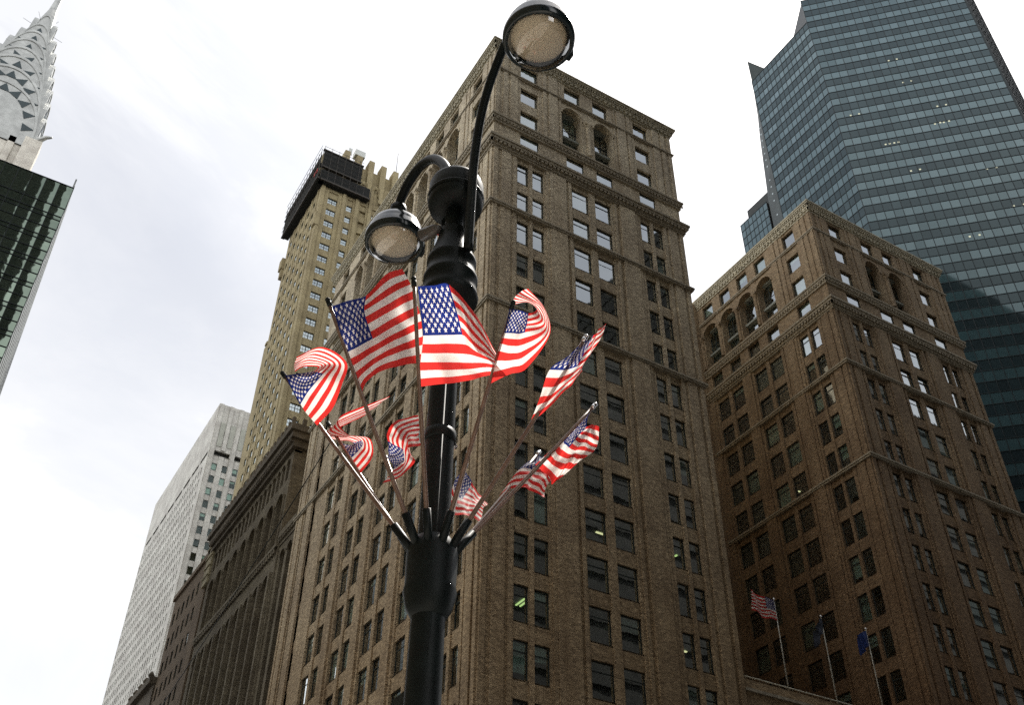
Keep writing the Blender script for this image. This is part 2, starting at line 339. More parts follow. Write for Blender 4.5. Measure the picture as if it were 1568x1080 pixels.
def put_windows(root, specs, frame_mat, glass_mat, maxn=100, blind=.35, rng=None, hidden=None):
    """specs: (T, ox, oy, th, s0, s1, z0, z1, style, t, lamp)"""
    rng = rng or random.Random(3)
    specs = sorted(specs, key=lambda q: -area_px(q[0], q[4], q[5], q[6], q[7]))
    rest = MB(); rest_any = False
    for i, (T, th, s0, s1, z0, z1, style, tt, lamp) in enumerate([(q[0],) + tuple(q[3:]) for q in specs]):
        w_, h_ = s1 - s0, z1 - z0
        f, g = win_mesh(w_, h_, style)
        M = Matrix.Translation(Vector(T(s0, tt, z0))) @ Matrix.Rotation(R_(th), 4, 'Z')
        # old float sash never hangs perfectly true: each pane leans by a fraction of a degree
        Mg = Matrix.Rotation(R_(rng.gauss(0, .35)), 4, 'X') @ Matrix.Rotation(R_(rng.gauss(0, .35)), 4, 'Z')
        bl = rng.random() < blind; bh = h_ * rng.choice((.25, .4, .55, .8, .95)); gm = glass_mat if isinstance(glass_mat, bpy.types.Material) else rng.choice(glass_mat)
        bm_ = MB(); bm_.box(.1, w_ - .1, .14, .16, h_ - bh, h_ - .03)
        lm = MB()
        if lamp:
            k = lamp; dz = h_ - .06
            if k == 1: lm.box(.2, .32, 1.3, 2.4, dz, dz + .05); lm.box(.5, .62, 1.3, 2.4, dz, dz + .05)
            elif k == 2: lm.box(.2, min(w_ - .2, 1.0), 2.2, 2.36, dz, dz + .05)
            else: lm.box(w_ * .5, w_ * .5 + .16, 1.9, 2.15, dz, dz + .05)
        if i < maxn:
            o = bpy.data.objects.new('window', cached((round(w_, 2), round(h_, 2), style, frame_mat.name), f, 'window', frame_mat)); COL.objects.link(o)
            o.parent = root; o.matrix_world = M; o.matrix_parent_inverse = Matrix.Identity(4); o.matrix_basis = Matrix.Translation(-root.location) @ M
            p = bpy.data.objects.new('pane', cached((round(w_, 2), round(h_, 2), gm.name, 'g'), g, 'pane', gm)); COL.objects.link(p); p.parent = o; p.matrix_basis = Mg
            if bl:
                p = bpy.data.objects.new('blind', cached((round(w_, 2), round(h_, 2), round(bh, 2), 'b'), bm_, 'blind', blind_m)); COL.objects.link(p); p.parent = o
            if lamp:
                p = bpy.data.objects.new('ceiling_light', cached((round(w_, 2), round(h_, 2), lamp, 'l'), lm, 'ceiling_light', (lamp_on, lamp_on2, lamp_on2)[lamp - 1] if i % 3 else lamp_on)); COL.objects.link(p); p.parent = o
        else:
            rest_any = True
            for src, mi, Mx in ((f, 0, M), (g, 1, M @ Mg), (bm_ if bl else None, 2, M), (lm if lamp else None, 3, M)):
                if src is None: continue
                rest.mi = mi; rest.add([tuple(Mx @ Vector(p)) for p in src.v], src.f)
    if rest_any:
        gm = glass_mat if isinstance(glass_mat, bpy.types.Material) else glass_mat[0]
        o = rest.build('windows', [frame_mat, gm, blind_m, lamp_on], root); o['kind'] = 'stuff'

def openings_wall(mb, L_, z0, z1, cols, t0=0.0, t1=.6, rec=.12, edge=(0, 0), joint=0):
    """wall of thickness t1 with openings; cols = [(s0, s1, [(za, zb, arch?)...])], piers run full height, spandrels sit back by rec"""
    cols = sorted(cols, key=lambda c: c[0]); s = edge[0]
    for s0, s1, ops in cols:
        if s0 > s + 1e-4: mb.box(s, s0, t0, t1, z0, z1)
        z = z0
        for op in sorted(ops, key=lambda o: o[0]):
            za, zb = op[0], op[1]
            if za > z: mb.box(s0, s1, t0 + rec, t1, z, za)
            if len(op) > 2:            # arched head: spandrel with the arch cut out of it
                r = (s1 - s0) / 2; c_ = (s0 + s1) / 2; zs = zb - r; n = 14; top = zb + .25
                pts = [(c_ - r * math.cos(math.pi * i / n), zs + r * math.sin(math.pi * i / n)) for i in range(n + 1)]
                td = t1 + op[2]
                for i in range(n):
                    (a, b), (c2, d2) = pts[i], pts[i + 1]
                    mb.add([(a, t0 + .0, b), (c2, t0 + .0, d2), (c2, t0 + .0, top), (a, t0 + .0, top), (a, td, b), (c2, td, d2), (c2, td, top), (a, td, top)],
                           [(0, 1, 2, 3), (4, 7, 6, 5), (0, 4, 5, 1), (3, 2, 6, 7)])
                    # roll moulding round the arch
                    q = [(c_ + (x - c_) * 1.14, zs + (zz - zs) * 1.14) for x, zz in (pts[i], pts[i + 1])]
                    mb.add([(a, t0 - .1, b), (c2, t0 - .1, d2), (q[1][0], t0 - .1, q[1][1]), (q[0][0], t0 - .1, q[0][1]),
                            (a, t0 - .002, b), (c2, t0 - .002, d2), (q[1][0], t0 - .002, q[1][1]), (q[0][0], t0 - .002, q[0][1])],
                           [(0, 1, 2, 3), (0, 4, 5, 1), (2, 6, 7, 3)])
                mb.box(s0 - .001, s0 + .001, t1, td, za, zs); mb.box(s1 - .001, s1 + .001, t1, td, za, zs)
                z = top
            else: z = zb
        if z < z1: mb.box(s0, s1, t0 + rec, t1, z, z1)
        s = s1
    if s < L_ - edge[1]: mb.box(s, L_ - edge[1], t0, t1, z0, z1)

# ------------------------------------------------------------------ ground, street, pavement
g = MB(); g.box(-900, 1500, -900, 1800, GZ - 1, GZ); struct(g.build('ground', asphalt))
g = MB(); g.box(3, 23, -300, 700, GZ, GZ + .006); g.box(3, 400, 12, 40, GZ - .1, GZ + .010); struct(g.build('road', asphalt))
g = MB(); g.box(23, 27.2, 44, 600, GZ, GZ + .15); g.box(-3, 3, -60, 600, GZ, GZ + .15); g.box(27.2, 120, 44, 50, GZ, GZ + .149); struct(g.build('pavement', concrete, bev=.03))

dark_block = plain('dimmed_block', (.045, .043, .037), .9, 0, .3, .8)  # near black so the unseen blocks bounce and mirror little light
# unseen rest of the street, blocks sized to shade the canyon and fill reflections
def city_block(x0, x1, y0, y1, h, m_, T0=3.7):
    b = MB(); b.box(x0, x1, y0, y1, GZ, h)
    for z in np.arange(8, h - 3, T0):
        b.box(x0 - .25, x1 + .25, y0 - .25, y1 + .25, z, z + 1.6)
    return struct(b.build('city_block', m_))
city_block(27.3, 64, -60, 3, 116, dark_block); city_block(64.5, 95, -60, 3, 101, dark_block); city_block(97, 126, -60, 1, 152, dark_block); city_block(24, 60, -90, -34, 210, dark_block); city_block(-95, -10.5, -95, -32, 225, dark_block)
city_block(128, 145, -60, 1, 138, dark_block); city_block(145.5, 240, -60, 1, 120, dark_block); city_block(-70, -9, -60, 66, 32, stone); city_block(-170, -120, -30, 60, 120, dark_block)
city_block(-60, -8, -160, -70, 140, dark_block); city_block(80, 140, -150, -90, 120, dark_block)

# ------------------------------------------------------------------ the two brick wings of the office tower
PITCH = 3.634; HEAD0 = 69.93
def rows_shaft(n=15): return [(HEAD0 - PITCH * k - 2.45, HEAD0 - PITCH * k) for k in range(n)]
def tall_brick(x0, label, w2=False):
    root = thing('brick_tower', label, 'office building', (x0, 50, GZ), 'twin brick wings of the office tower')
    X1 = x0 + 20.45; Y0, Y1 = 50.0, 88.1; LN = Y1 - Y0
    TW = frame(x0, Y0, 0); TN = frame(x0, Y1, -90)             # west face s=+x ; north face s = Y1 - y
    specs = []; rows = rows_shaft()
    west = [(2.43, 3.61), (3.95, 5.15), (8.05, 9.89), (10.51, 12.3), (15.55, 16.7), (17.0, 18.15)]
    ypairs = [(52.3, 53.5), (53.82, 55.05)] + [q for i in range(4) for q in ((57.75 + 6.1 * i, 59.6 + 6.1 * i), (60.1 + 6.1 * i, 62.0 + 6.1 * i))] + [(83.15, 84.38), (84.7, 85.9)]
    north = [(Y1 - b, Y1 - a) for a, b in ypairs]
    wall = MB(TW)
    ATT = 70.95
    openings_wall(wall, 20.45, 12.0, ATT, [(a, b, rows) for a, b in west])
    wall.box(0, 20.45, 0, .6, GZ, 12.0)
    rngl = random.Random(11 + w2)
    def lampk(zh, dens): return rngl.choice((1, 2, 3, 3)) if (zh < 58 and rngl.random() < dens) else 0
    for a, b in west:
        for z0, z1 in rows: specs.append((TW, 0, 0, 0, a, b, z0, z1, 'sash', .26, lampk(z1, .33)))
    A = (82.3, 84.45); B = (78.75, 80.85); C = (75.4, 77.45); D = (72.1, 73.92); AR = (75.5, 81.25, .45)
    wcols = [(2.7, 4.63, [A, B, C, D]), (15.75, 17.6, [A, B, C, D]), (7.45, 9.45, [A, D]), (10.95, 12.95, [A, D])]
    # attic in layers, since windows and arches have different widths
    def attic(mb, L_, cols_s, cols_m, cols_a, edge):
        openings_wall(mb, L_, ATT, 74.1, [(a, b, [D]) for a, b in cols_s + cols_m], edge=edge, rec=.06)
        openings_wall(mb, L_, 74.1, 82.1, [(a, b, [B, C]) for a, b in cols_s] + [(a, b, [AR]) for a, b in cols_a], edge=edge, rec=.06)
        openings_wall(mb, L_, 82.1, 84.98, [(a, b, [A]) for a, b in cols_s + cols_m], edge=edge, rec=.06)
    ws, wm, wa = [(2.7, 4.63), (15.78, 17.62)], [(7.6, 9.5), (10.9, 12.72)], [(7.25, 9.5), (10.85, 13.1)]
    attic(wall, 20.45, ws, wm, wa, (0, 0))
    for T, th, S, Mm, Aa in ((TW, 0, ws, wm, wa),):
        for a, b in S: specs += [(T, 0, 0, th, a, b, z[0], z[1], 'plain', .3, 0) for z in (A, B, C)] + [(T, 0, 0, th, a, b, D[0], D[1], 'plain', .12, 0)]
        for a, b in Mm: specs += [(T, 0, 0, th, a, b, z[0], z[1], 'plain', (.3, .12)[z is D], 0) for z in (A, D)]
        for a, b in Aa: specs.append((T, 0, 0, th, a, b, 75.5, 81.3, 'arch', 1.02, 0))
    wall.T = TN
    openings_wall(wall, LN, 12.0, ATT, [(a, b, rows) for a, b in north], edge=(0, .6)); wall.box(0, LN - .6, 0, .6, GZ, 12.0)
    for a, b in north:
        for z0, z1 in rows: specs.append((TN, 0, 0, -90, a, b, z0, z1, 'sash', .26, lampk(z1, .14 if w2 else .05)))
    cv = lambda a, b: (Y1 - b, Y1 - a)
    ns, nm = [cv(52.65, 54.45), cv(83.8, 85.6)], [cv(57.4 + 3.08 * j, 59.15 + 3.08 * j) for j in range(8)]
    na = [cv(57.0 + 3.11 * j, 59.4 + 3.11 * j) for j in range(8)]
    attic(wall, LN, ns, nm, na, (0, .6))
    for a, b in ns: specs += [(TN, 0, 0, -90, a, b, z[0], z[1], 'plain', .3, 0) for z in (A, B, C, D)]
    for a, b in nm: specs += [(TN, 0, 0, -90, a, b, z[0], z[1], 'plain', .3, 0) for z in (A, D)]
    for a, b in na: specs.append((TN, 0, 0, -90, a, b, 75.5, 81.3, 'arch', 1.02, 0))
    # remaining sides
    wall.T = None; wall.box(X1 - .6, X1, Y0 + .6, Y1, GZ, 84.98); wall.box(x0 + .6, X1 - .6, Y1 - .6, Y1, GZ, 84.98)
    # piers: stepped brick strips with grooves between them
    wall.T = TW
    def strips(lst, zs):
        for a, b, p in lst:
            for za, zb in zs: wall.box(a, b, -p, -.0005, za, zb)
    half = [(.03, .42, .13), (.78, 1.72, .13), (1.98, 2.3, .07), (5.3, 5.6, .1), (5.62, 7.3, .2), (7.62, 7.9, .1)]
    wl = half + [(20.45 - b, 20.45 - a, p) for a, b, p in half]
    strips(wl, [(12, 52.38), (52.78, 63.26), (63.66, 70.38)])
    att = [(.03, .42, .1), (.8, 1.3, .1), (1.55, 2.35, .1), (5.1, 5.5, .1), (5.75, 6.75, .12), (6.95, 7.12, .06)]
    strips(att + [(20.45 - b, 20.45 - a, p) for a, b, p in att], [(74.92, 81.88), (82.22, 84.7)])
    wall.T = TN
    nl = [(LN - b, LN - a, p) for a, b, p in [(.03, .42, .13), (.72, 1.6, .13), (1.85, 2.22, .07), (5.3, 5.62, .1), (5.64, 7.1, .2), (7.3, 7.6, .1)]]
    for i in range(3):
        y = 62.0 + 6.1 * i - Y0; nl += [(LN - y - 1.62, LN - y - .3, .2)]
    nl += [(3.1, 4.4, .2), (.05, .5, .13), (.8, 1.9, .13)]
    strips(nl, [(12, 52.38), (52.78, 63.26), (63.66, 70.38)])
    an = [(LN - b, LN - a, p) for a, b, p in [(.03, .42, .1), (.8, 1.3, .1), (1.55, 2.35, .1), (5.0, 5.5, .1), (5.7, 6.5, .12)]]
    strips(an, [(74.92, 81.88), (82.22, 84.7)])
    for (T_, aa) in ((TW, wa), (TN, na)):         # engaged columns with capitals between the arches
        wall.T = T_; aa = sorted(aa)
        for (a0, b0), (a1, b1) in zip(aa, aa[1:]):
            c_ = (b0 + a1) / 2
            if a1 - b0 < 2:
                wall.lathe([(.26, 0), (.2, .25), (.2, 4.0), (.34, 4.5)], (c_, -.06, 75.4), 12); wall.box(c_ - .38, c_ + .38, -.36, .05, 79.9, 80.2)
    wall.T = None
    wall.build('wall', brick_shaded if w2 else brick, root)
    # belts and cornices as slabs over the footprint, each with its own projection
    def ring(mb, z0, z1, out): mb.box(x0 - out, X1 + out, Y0 - out, Y1 + out, z0, z1)
    bl = MB(); ring(bl, 52.4, 52.58, .26); ring(bl, 52.58, 52.76, .34); ring(bl, 63.28, 63.46, .26); ring(bl, 63.46, 63.64, .34)
    bl.build('belt_course', terra_dark, root)
    c1 = MB(); ring(c1, 70.4, 70.6, .16); ring(c1, 70.6, 70.85, .26); ring(c1, 71.11, 71.4, .5); ring(c1, 71.4, 71.65, .6)
    def dent(mb, z0, z1, o0, o1, st, wd):
        mb.box(x0 - o0, X1 + o0, Y0 - o0, Y1 + o0, z0, z1)
        for s in np.arange(x0 - o1, X1 + o1, st): mb.box(s, s + wd, Y0 - o1, Y0 - o0 - .001, z0 + .001, z1 - .001)
        for s in np.arange(Y0 - o1, Y1 + o1, st): mb.box(x0 - o1, x0 - o0 - .001, s, s + wd, z0 + .001, z1 - .001)
    dent(c1, 70.85, 71.11, .28, .46, .42, .24); c1.build('cornice', terra_dark, root)
    c2 = MB(); ring(c2, 74.0, 74.25, .16); dent(c2, 74.25, 74.45, .18, .28, .36, .2); ring(c2, 74.45, 74.7, .3); ring(c2, 74.7, 74.9, .38); ring(c2, 81.9, 82.05, .12); ring(c2, 82.05, 82.2, .2)
    c2.build('cornice', terra_dark, root)
    c3 = MB(); ring(c3, 84.75, 84.95, .1); dent(c3, 84.95, 85.2, .12, .26, .5, .3); ring(c3, 85.2, 85.4, .3); dent(c3, 85.4, 85.65, .3, .42, .3, .15); ring(c3, 85.65, 85.85, .48); ring(c3, 85.85, 86.02, .56)
    c3.build('cornice', terra, root)
    # floors inside: ceilings the lamps hang from, a dark core
    fl = MB(); fl.mi = 0
    for z0, z1 in rows + [A, B, C, D, (75.5, 81.7)]:
        fl.box(x0 + .62, X1 - .62, Y0 + .62, Y1 - .62, z1 + .02, z1 + .3)
    fl.mi = 1; fl.box(x0 + 4.6, X1 - 4.6, Y0 + 4.6, Y1 - 4.6, GZ, 85)
    fl.build('floor', [ceil_m, dark_in], root)
    put_windows(root, specs, sash, glass if not w2 else [glass, glass, glass_b], 100, .3, random.Random(5 + w2))
    return root
tall_brick(27.25, 'tan brick wing directly behind the lamp post, paired arches under its cornice')
t2 = tall_brick(66.85, 'shaded brown brick wing in front of the green glass tower, behind three roof flagpoles', True)
# back wall of the light court and the low block that closes it
bw = MB(); bw.box(47.72, 66.8, 69.2, 88, 26, 85.7); bw.build('court_wall', brick_shaded, t2)
pod = thing('court_block', 'low brick block with a pale roof rail between the two brick wings', 'building', (57, 50, GZ))
b = MB(); b.box(47.74, 66.8, 50.02, 69.1, GZ, 27.2); b.box(47.74, 66.8, 50.02, 50.5, 27.2, 27.75); b.build('wall', brick, pod)
b = MB()
b.box(47.76, 66.8, 49.86, 50.0, 26.9, 27.1)
b.build('cornice', terra_dark, pod)
b = MB(); b.tube([(47.8, 50.0, 27.92), (66.8, 50.0, 27.92)], .05, 8)
for x in np.arange(48, 66.8, .6): b.tube([(x, 50.05, 27.75), (x, 50.05, 27.92)], .02, 6)
b.build('rail', plain('pale_rail', (.55, .52, .42), .5, .2), pod)

# ------------------------------------------------------------------ tall buff tower with scaffold, far along the street
ch = thing('buff_tower', 'tall yellowish art deco tower whose crenellated top is wrapped in black scaffold netting', 'skyscraper', (56, 160, GZ))
TW = frame(39.7, 150, 0); TN = frame(39.7, 169, -90)
wcols = [(1.85, 4.05), (6.15, 7.55), (9.2, 10.7), (12.1, 13.5), (15.0, 16.4), (18.0, 19.4)]; rws = [(168.5 - 3.47 * k - 1.75, 168.5 - 3.47 * k) for k in range(36)]
wall = MB(TW); openings_wall(wall, 33, 40, 170.2, [(a, b, rws) for a, b in wcols], rec=.25, t1=.7)
for a, b in ((.0, .8), (5.0, 5.7), (8.0, 8.8), (11.1, 11.8), (14, 14.7), (16.8, 17.6)): wall.box(a, b, -.35, -.001, 40, 178 if a < 1 else 176)
wall.box(0, 33, 0, .7, 170.2, 178)
for i in range(10):                        # crenellated crown: tall fins with dark slots between
    x = 3.7 + 3.02 * i; wall.box(x, x + 1.3, -.5, 2.0, 174.5, 185)
    wall.box(x + 1.3, x + 3.02, .6, 1.8, 178, 182.6); wall.box(x + .2, x + 1.1, -.8, -.51, 172, 177)
wall.box(0, 3.7, 0, 2, 178, 181.5)
wall.T = TN
ncols = [(a, a + 1.45) for a in (1.3, 4.6, 8.1, 11.6, 14.9)]
openings_wall(wall, 19, 40, 170.2, [(a, b, rws) for a, b in ncols], rec=.0, t1=.7, edge=(0, .7)); wall.box(0, 18.3, 0, .7, 170.2, 178)
for i in range(6): wall.box(.4 + 3.0 * i, 1.7 + 3.0 * i, -.4, 1.8, 174, 184)
for a in (3.2, 6.7, 10.2, 13.6, 16.9): wall.box(a, a + .8, -.14, -.001, 40, 174)
wall.T = None; wall.box(39.7 + .7, 72, 150.7, 169, 40, 178); wall.box(45, 66, 155, 166, 178, 187)
wall.box(39.72, 72, 169, 171, 40, 139.6); wall.box(39.5, 41, 169, 170.2, 139.6, 140.3)
orn = wall; orn.box(39.2, 40.6, 168.6, 169.9, 158.6, 163); orn.box(38.9, 40.8, 168.4, 170.2, 161, 164.2); orn.box(39.3, 40.4, 149.5, 150.9, 158.5, 162.5)
for i in range(9): orn.lathe([(.25, 0), (.4, .4), (.2, .9)], (42.7 + 3.02 * i, 149.3, 175.8), 8); orn.lathe([(.35, 0), (.35, .25)], (41.2 + 3.02 * i, 149.85, 176.6), 8)
wall.build('wall', buff, ch)
sp = [(TW, 0, 0, 0, a, b, z0, z1, 'six' if b - a > 2 else 'transom', .45, 0) for a, b in wcols[:2] for z0, z1 in rws] + [(TN, 0, 0, -90, a, b, z0, z1, 'plain', .1, 0) for a, b in ncols for z0, z1 in rws] + \
     [(TW, 0, 0, 0, a, b, z0, z1, 'transom', .45, 0) for a, b in wcols[3:] for z0, z1 in rws] + [(TW, 0, 0, 0, *wcols[2], z0, z1, 'transom', .45, 0) for z0, z1 in rws[4:]]
ch_glass = glassmat('old_sash_glass', (.7, .78, .8), .5, 1.0, wob=.1)
put_windows(ch, sp, sash, ch_glass, 100, .3, random.Random(9))
b = MB(); b.tube([(56.6, 151, 185), (56.6, 151, 193.6)], .07, 6); b.build('antenna', rustm, ch)
b = MB(); b.box(45.9, 48.3, 149.8, 151.6, 185.4, 187.2); b.box(44.4, 45.2, 150.2, 150.5, 185, 187); b.build('roof_screen', sash_light, ch)
sc = thing('scaffold', 'black netted scaffold hung round the top corner of the buff tower', 'scaffold', (39, 150, 171))
b = MB()
b.box(38.35, 50.4, 148.5, 149.3, 171.2, 171.6); b.box(37.9, 38.7, 148.5, 170.0, 171.2, 171.6)
b.box(38.3, 48.0, 148.55, 149.2, 175.4, 175.7); b.box(38.3, 48.0, 148.6, 149.2, 180.9, 181.2); b.box(37.9, 38.6, 149, 169.8, 176.4, 176.7)
b.build('platform', rustm, sc)
b = MB()
for x in np.arange(38.5, 50.5, 1.7):
    zt = 182.2 if x < 48 else 175; b.tube([(x, 148.5, 171), (x, 148.5, zt)], .05, 5); b.tube([(x, 149.4, 171), (x, 149.4, zt)], .05, 5)
for y in np.arange(148.6, 170.0, 1.7): b.tube([(37.9, y, 171), (37.9, y, 180.6 + .6 * random.random())], .06, 5)
for z in (173, 174.2, 176.6, 178, 179.6, 181.8): b.tube([(38.4, 148.45, z), (47.9, 148.45, z)], .05, 5); b.tube([(37.85, 148.5, z), (37.85, 170.0, z)], .05, 5)
b.build('pole', rustm, sc)
b = MB(); b.box(38.5, 47.8, 148.75, 148.85, 175.7, 180.7); b.box(38.6, 50.3, 148.9, 149.0, 171.6, 174.9); b.box(38.1, 38.2, 148.9, 169.8, 171.6, 179.4)
b.box(38.2, 39.6, 148.9, 169.6, 171.0, 171.1); b.box(38.6, 50.2, 148.9, 149.9, 171.0, 171.1)
b.build('netting', net, sc)
b = MB(); b.box(37.95, 38.05, 149.5, 151.6, 174.2, 175.2); b.build('tarpaulin', tape_red, sc)

# ------------------------------------------------------------------ white tower, far left
wt = thing('white_tower', 'pale metal office slab with tiny windows and a dark slot near its top', 'skyscraper', (60, 280, GZ))
TW = frame(48.9, 250, 0); TN = frame(48.9, 316, -90)
rws = [(159.6 - 4.0 * k - 2.3, 159.6 - 4.0 * k) for k in range(30)]
wc = [(1.6 + 3.0 * i, 3.1 + 3.0 * i) for i in range(10)]; ncs = [(1.2 + 2.5 * i, 2.3 + 2.5 * i) for i in range(25)]
wall = MB(TW); openings_wall(wall, 32, 30, 162.1, [(a, b, rws) for a, b in wc], rec=.25); 
openings_wall(wall, 32, 162.1, 179.5, [(1.5, 6.0, [(162.15, 163.75)]), (7.4, 12.0, [(162.15, 163.75)]), (13.4, 18.0, [(162.15, 163.75)])], rec=.1)
for i in range(11): wall.box(.25 + 3.0 * i, 1.35 + 3.0 * i, -.3, -.002, 164 if i % 2 else 30, 179.4)
wall.T = TN; openings_wall(wall, 66, 30, 161.8, [(a, b, rws) for a, b in ncs], rec=.0, edge=(0, .6))
openings_wall(wall, 66, 161.8, 179.5, [(2 + 8 * i, 9 + 8 * i, [(162.3, 163.6)]) for i in range(8)], rec=0, edge=(0, .6))
wall.T = None; wall.box(49.5, 81, 250.6, 316, 164, 179.3)
wall.build('wall', white_panel, wt)
b = MB(); b.box(50.2, 80, 251.3, 315, 30, 163.9); b.build('core', dark_in, wt)
b = MB(TW)
for i in range(5): b.box(1.6 + 3 * i, 3.0 + 3 * i, -.05, -.003, 165.2 + .3 * i, 173.2)
b.build('louvre_panel', louvre, wt)
put_windows(wt, [(TW, 0, 0, 0, a, b, z0, z1, 'plain', .4, 0) for a, b in wc for z0, z1 in rws] + [(TN, 0, 0, -90, a, b, z0, z1, 'plain', .3, 0) for a, b in ncs for z0, z1 in rws], sash, glassmat('dim_glass', (.4, .48, .47), .04, .35), 100, .5, random.Random(2))

# ------------------------------------------------------------------ small brick building and the lower one beyond it
sb = thing('brick_building', 'narrow dark brick building with small bright windows between the stone hall and the white slab', 'building', (30, 130, GZ))
TN = frame(27.3, 138, -90); rws = [(62.3 - 3.45 * k - 1.8, 62.3 - 3.45 * k) for k in range(13)]; cs = [(.9 + 2.15 * i, 1.9 + 2.15 * i) for i in range(6)]
wall = MB(TN); openings_wall(wall, 16, 10, 64.6, [(a, b, rws) for a, b in cs], rec=0); wall.box(-.1, 16, -.3, .6, 64.6, 65.3)
wall.T = None; wall.box(27.9, 60, 122, 138, 10, 64.5)
wall.build('wall', redbrick, sb)
b = MB(); b.box(27.0, 28.6, 120.6, 122.8, 60, 66.2)
for z in (61, 62.4, 63.8, 65.2): b.box(26.85, 28.7, 120.5, 122.9, z, z + .25)
b.build('turret', buff_stone, sb, .05)
put_windows(sb, [(TN, 0, 0, -90, a, b, z0, z1, 'plain', .08, 0) for a, b in cs for z0, z1 in rws], sash, ch_glass, 100, .3)
lb = thing('stone_building', 'low dark stone building at the bottom left under the white slab', 'building', (30, 145, GZ))
TN = frame(27.1, 150, -90); rws = [(50 - 3.6 * k - 2, 50 - 3.6 * k) for k in range(8)]; cs = [(1.2 + 2.6 * i, 2.5 + 2.6 * i) for i in range(4)]
wall = MB(TN); openings_wall(wall, 11.9, 10, 53, [(a, b, rws) for a, b in cs], rec=0); wall.box(-.4, 11.95, -.7, .6, 53, 53.9)
for i in range(5): wall.lathe([(.3, 0), (.45, .4), (.15, .9)], (1 + 2.5 * i, -.4, 53.9), 8)
wall.T = None; wall.box(27.7, 60, 138.1, 150, 10, 52.9); wall.build('wall', stone_dark, lb)
put_windows(lb, [(TN, 0, 0, -90, a, b, z0, z1, 'plain', .08, 0) for a, b in cs for z0, z1 in rws], sash, ch_glass, 100, .2)

# ------------------------------------------------------------------ grey stone hall with arcaded front
bh = thing('stone_hall', 'dark grey stone hall with tall arcades and a heavy toothed cornice', 'building', (30, 107, GZ))
YF = 121.0; TN = frame(27.3, YF, -90); LN = YF - 93.4
wall = MB(TN)
ars = [(YF - (94.45 + 2.9 * i + 2.1), YF - (94.45 + 2.9 * i)) for i in range(9)]
wall.box(0, LN, .9, 1.5, 5, 64)
def arcade(zs, zt, zb, cols, t0=0, t1=.9):
    openings_wall(wall, LN, zb, zt + .8, [(a, b, [(zb, zt, -.0)]) for a, b in cols], t0=t0, t1=t1, rec=0)
arcade(0, 59.5, 52.6, ars)
small = [(YF - (94.2 + 1.45 * i + .95), YF - (94.2 + 1.45 * i)) for i in range(18)]
openings_wall(wall, LN, 60.3, 64.4, [(a, b, [(60.9, 63.6, -.0)]) for a, b in small], t0=0, t1=.9, rec=0)
openings_wall(wall, LN, 5, 52.2, [(a, b, [(5, 49.8, -.0)]) for a, b in ars], t0=.05, t1=.9, rec=0)
for i, (a, b) in enumerate(ars):
    m_ = (a + b) / 2
    wall.box(m_ - .16, m_ + .16, .45, .89, 5, 48.6); wall.box(m_ - .14, m_ + .14, .5, .89, 52.6, 58.4); wall.lathe([(.14, 0), (.14, 5.6), (.24, 6.0)], (b + .4, -.05, 52.7), 8)
    wall.box(b + .15, b + .62, -.28, .04, 5, 49.5)
wall.box(0, LN, -.25, .9, 52.2, 52.6)
for s in np.arange(.2, LN - .3, .7): wall.box(s, s + .35, -.22, .0, 51.6, 52.19)
wall.T = None; wall.box(28.8, 60, 93.4, YF, 5, 64); wall.box(27.302, 28.8, 93.38, 93.395, 5, 64); wall.box(27.32, 28.8, 93.4, 93.55, 5, 64.3)
wall.build('wall', stone, bh)
b = MB()
b.box(26.9, 62, 92.9, YF + .3, 64.4, 64.9); b.box(26.5, 62, 92.5, YF + .5, 65.3, 66.1); b.box(26.2, 62, 92.2, YF + .7, 66.1, 66.9); b.box(26.9, 62, 92.9, YF, 64.9, 65.3)
for s in np.arange(93, YF, .55): b.box(26.55, 26.89, s, s + .28, 64.92, 65.28)
for s in np.arange(92.4, YF, 1.15): b.box(26.25, 26.6, s, s + .45, 66.9, 67.75)
for s in np.arange(27.4, 40, 1.15): b.box(s, s + .45, 92.25, 92.6, 66.9, 67.75)
b.build('cornice', stone_dark, bh)
b = MB(); b.box(28.8, 60, 93.1, 93.37, 30, 63.6); b.box(40, 41, 92.8, 93.09, 50, 62); b.build('side_wall', stone_dark, bh)
wing = thing('stone_wing', 'narrow stone bay with two tall arches between the brick wing and the stone hall', 'building', (29, 90.7, GZ))
wall = MB(frame(27.5, 93.38, -90)); L2 = 93.38 - 88.35
wall.box(0, L2, .8, 1.4, 5, 54); openings_wall(wall, L2, 5, 52.2, [(.75, 2.05, [(5, 51.3, 0)]), (2.75, 4.15, [(5, 51.3, 0)])], t1=.8, rec=0)
wall.box(0, L2, -.1, .8, 52.2, 52.6); wall.box(0, L2, -.35, .8, 53.0, 53.7); wall.box(0, L2, 0, .8, 52.6, 53.0)
for s in np.arange(.1, L2 - .3, .5): wall.box(s, s + .26, -.3, -.001, 52.62, 52.98)
for m_ in (1.4, 3.45): wall.box(m_ - .1, m_ + .1, .4, .79, 5, 50.2)
wall.T = None; wall.box(28.95, 60, 88.3, 93.05, 5, 53.5); wall.build('wall', stone, wing)

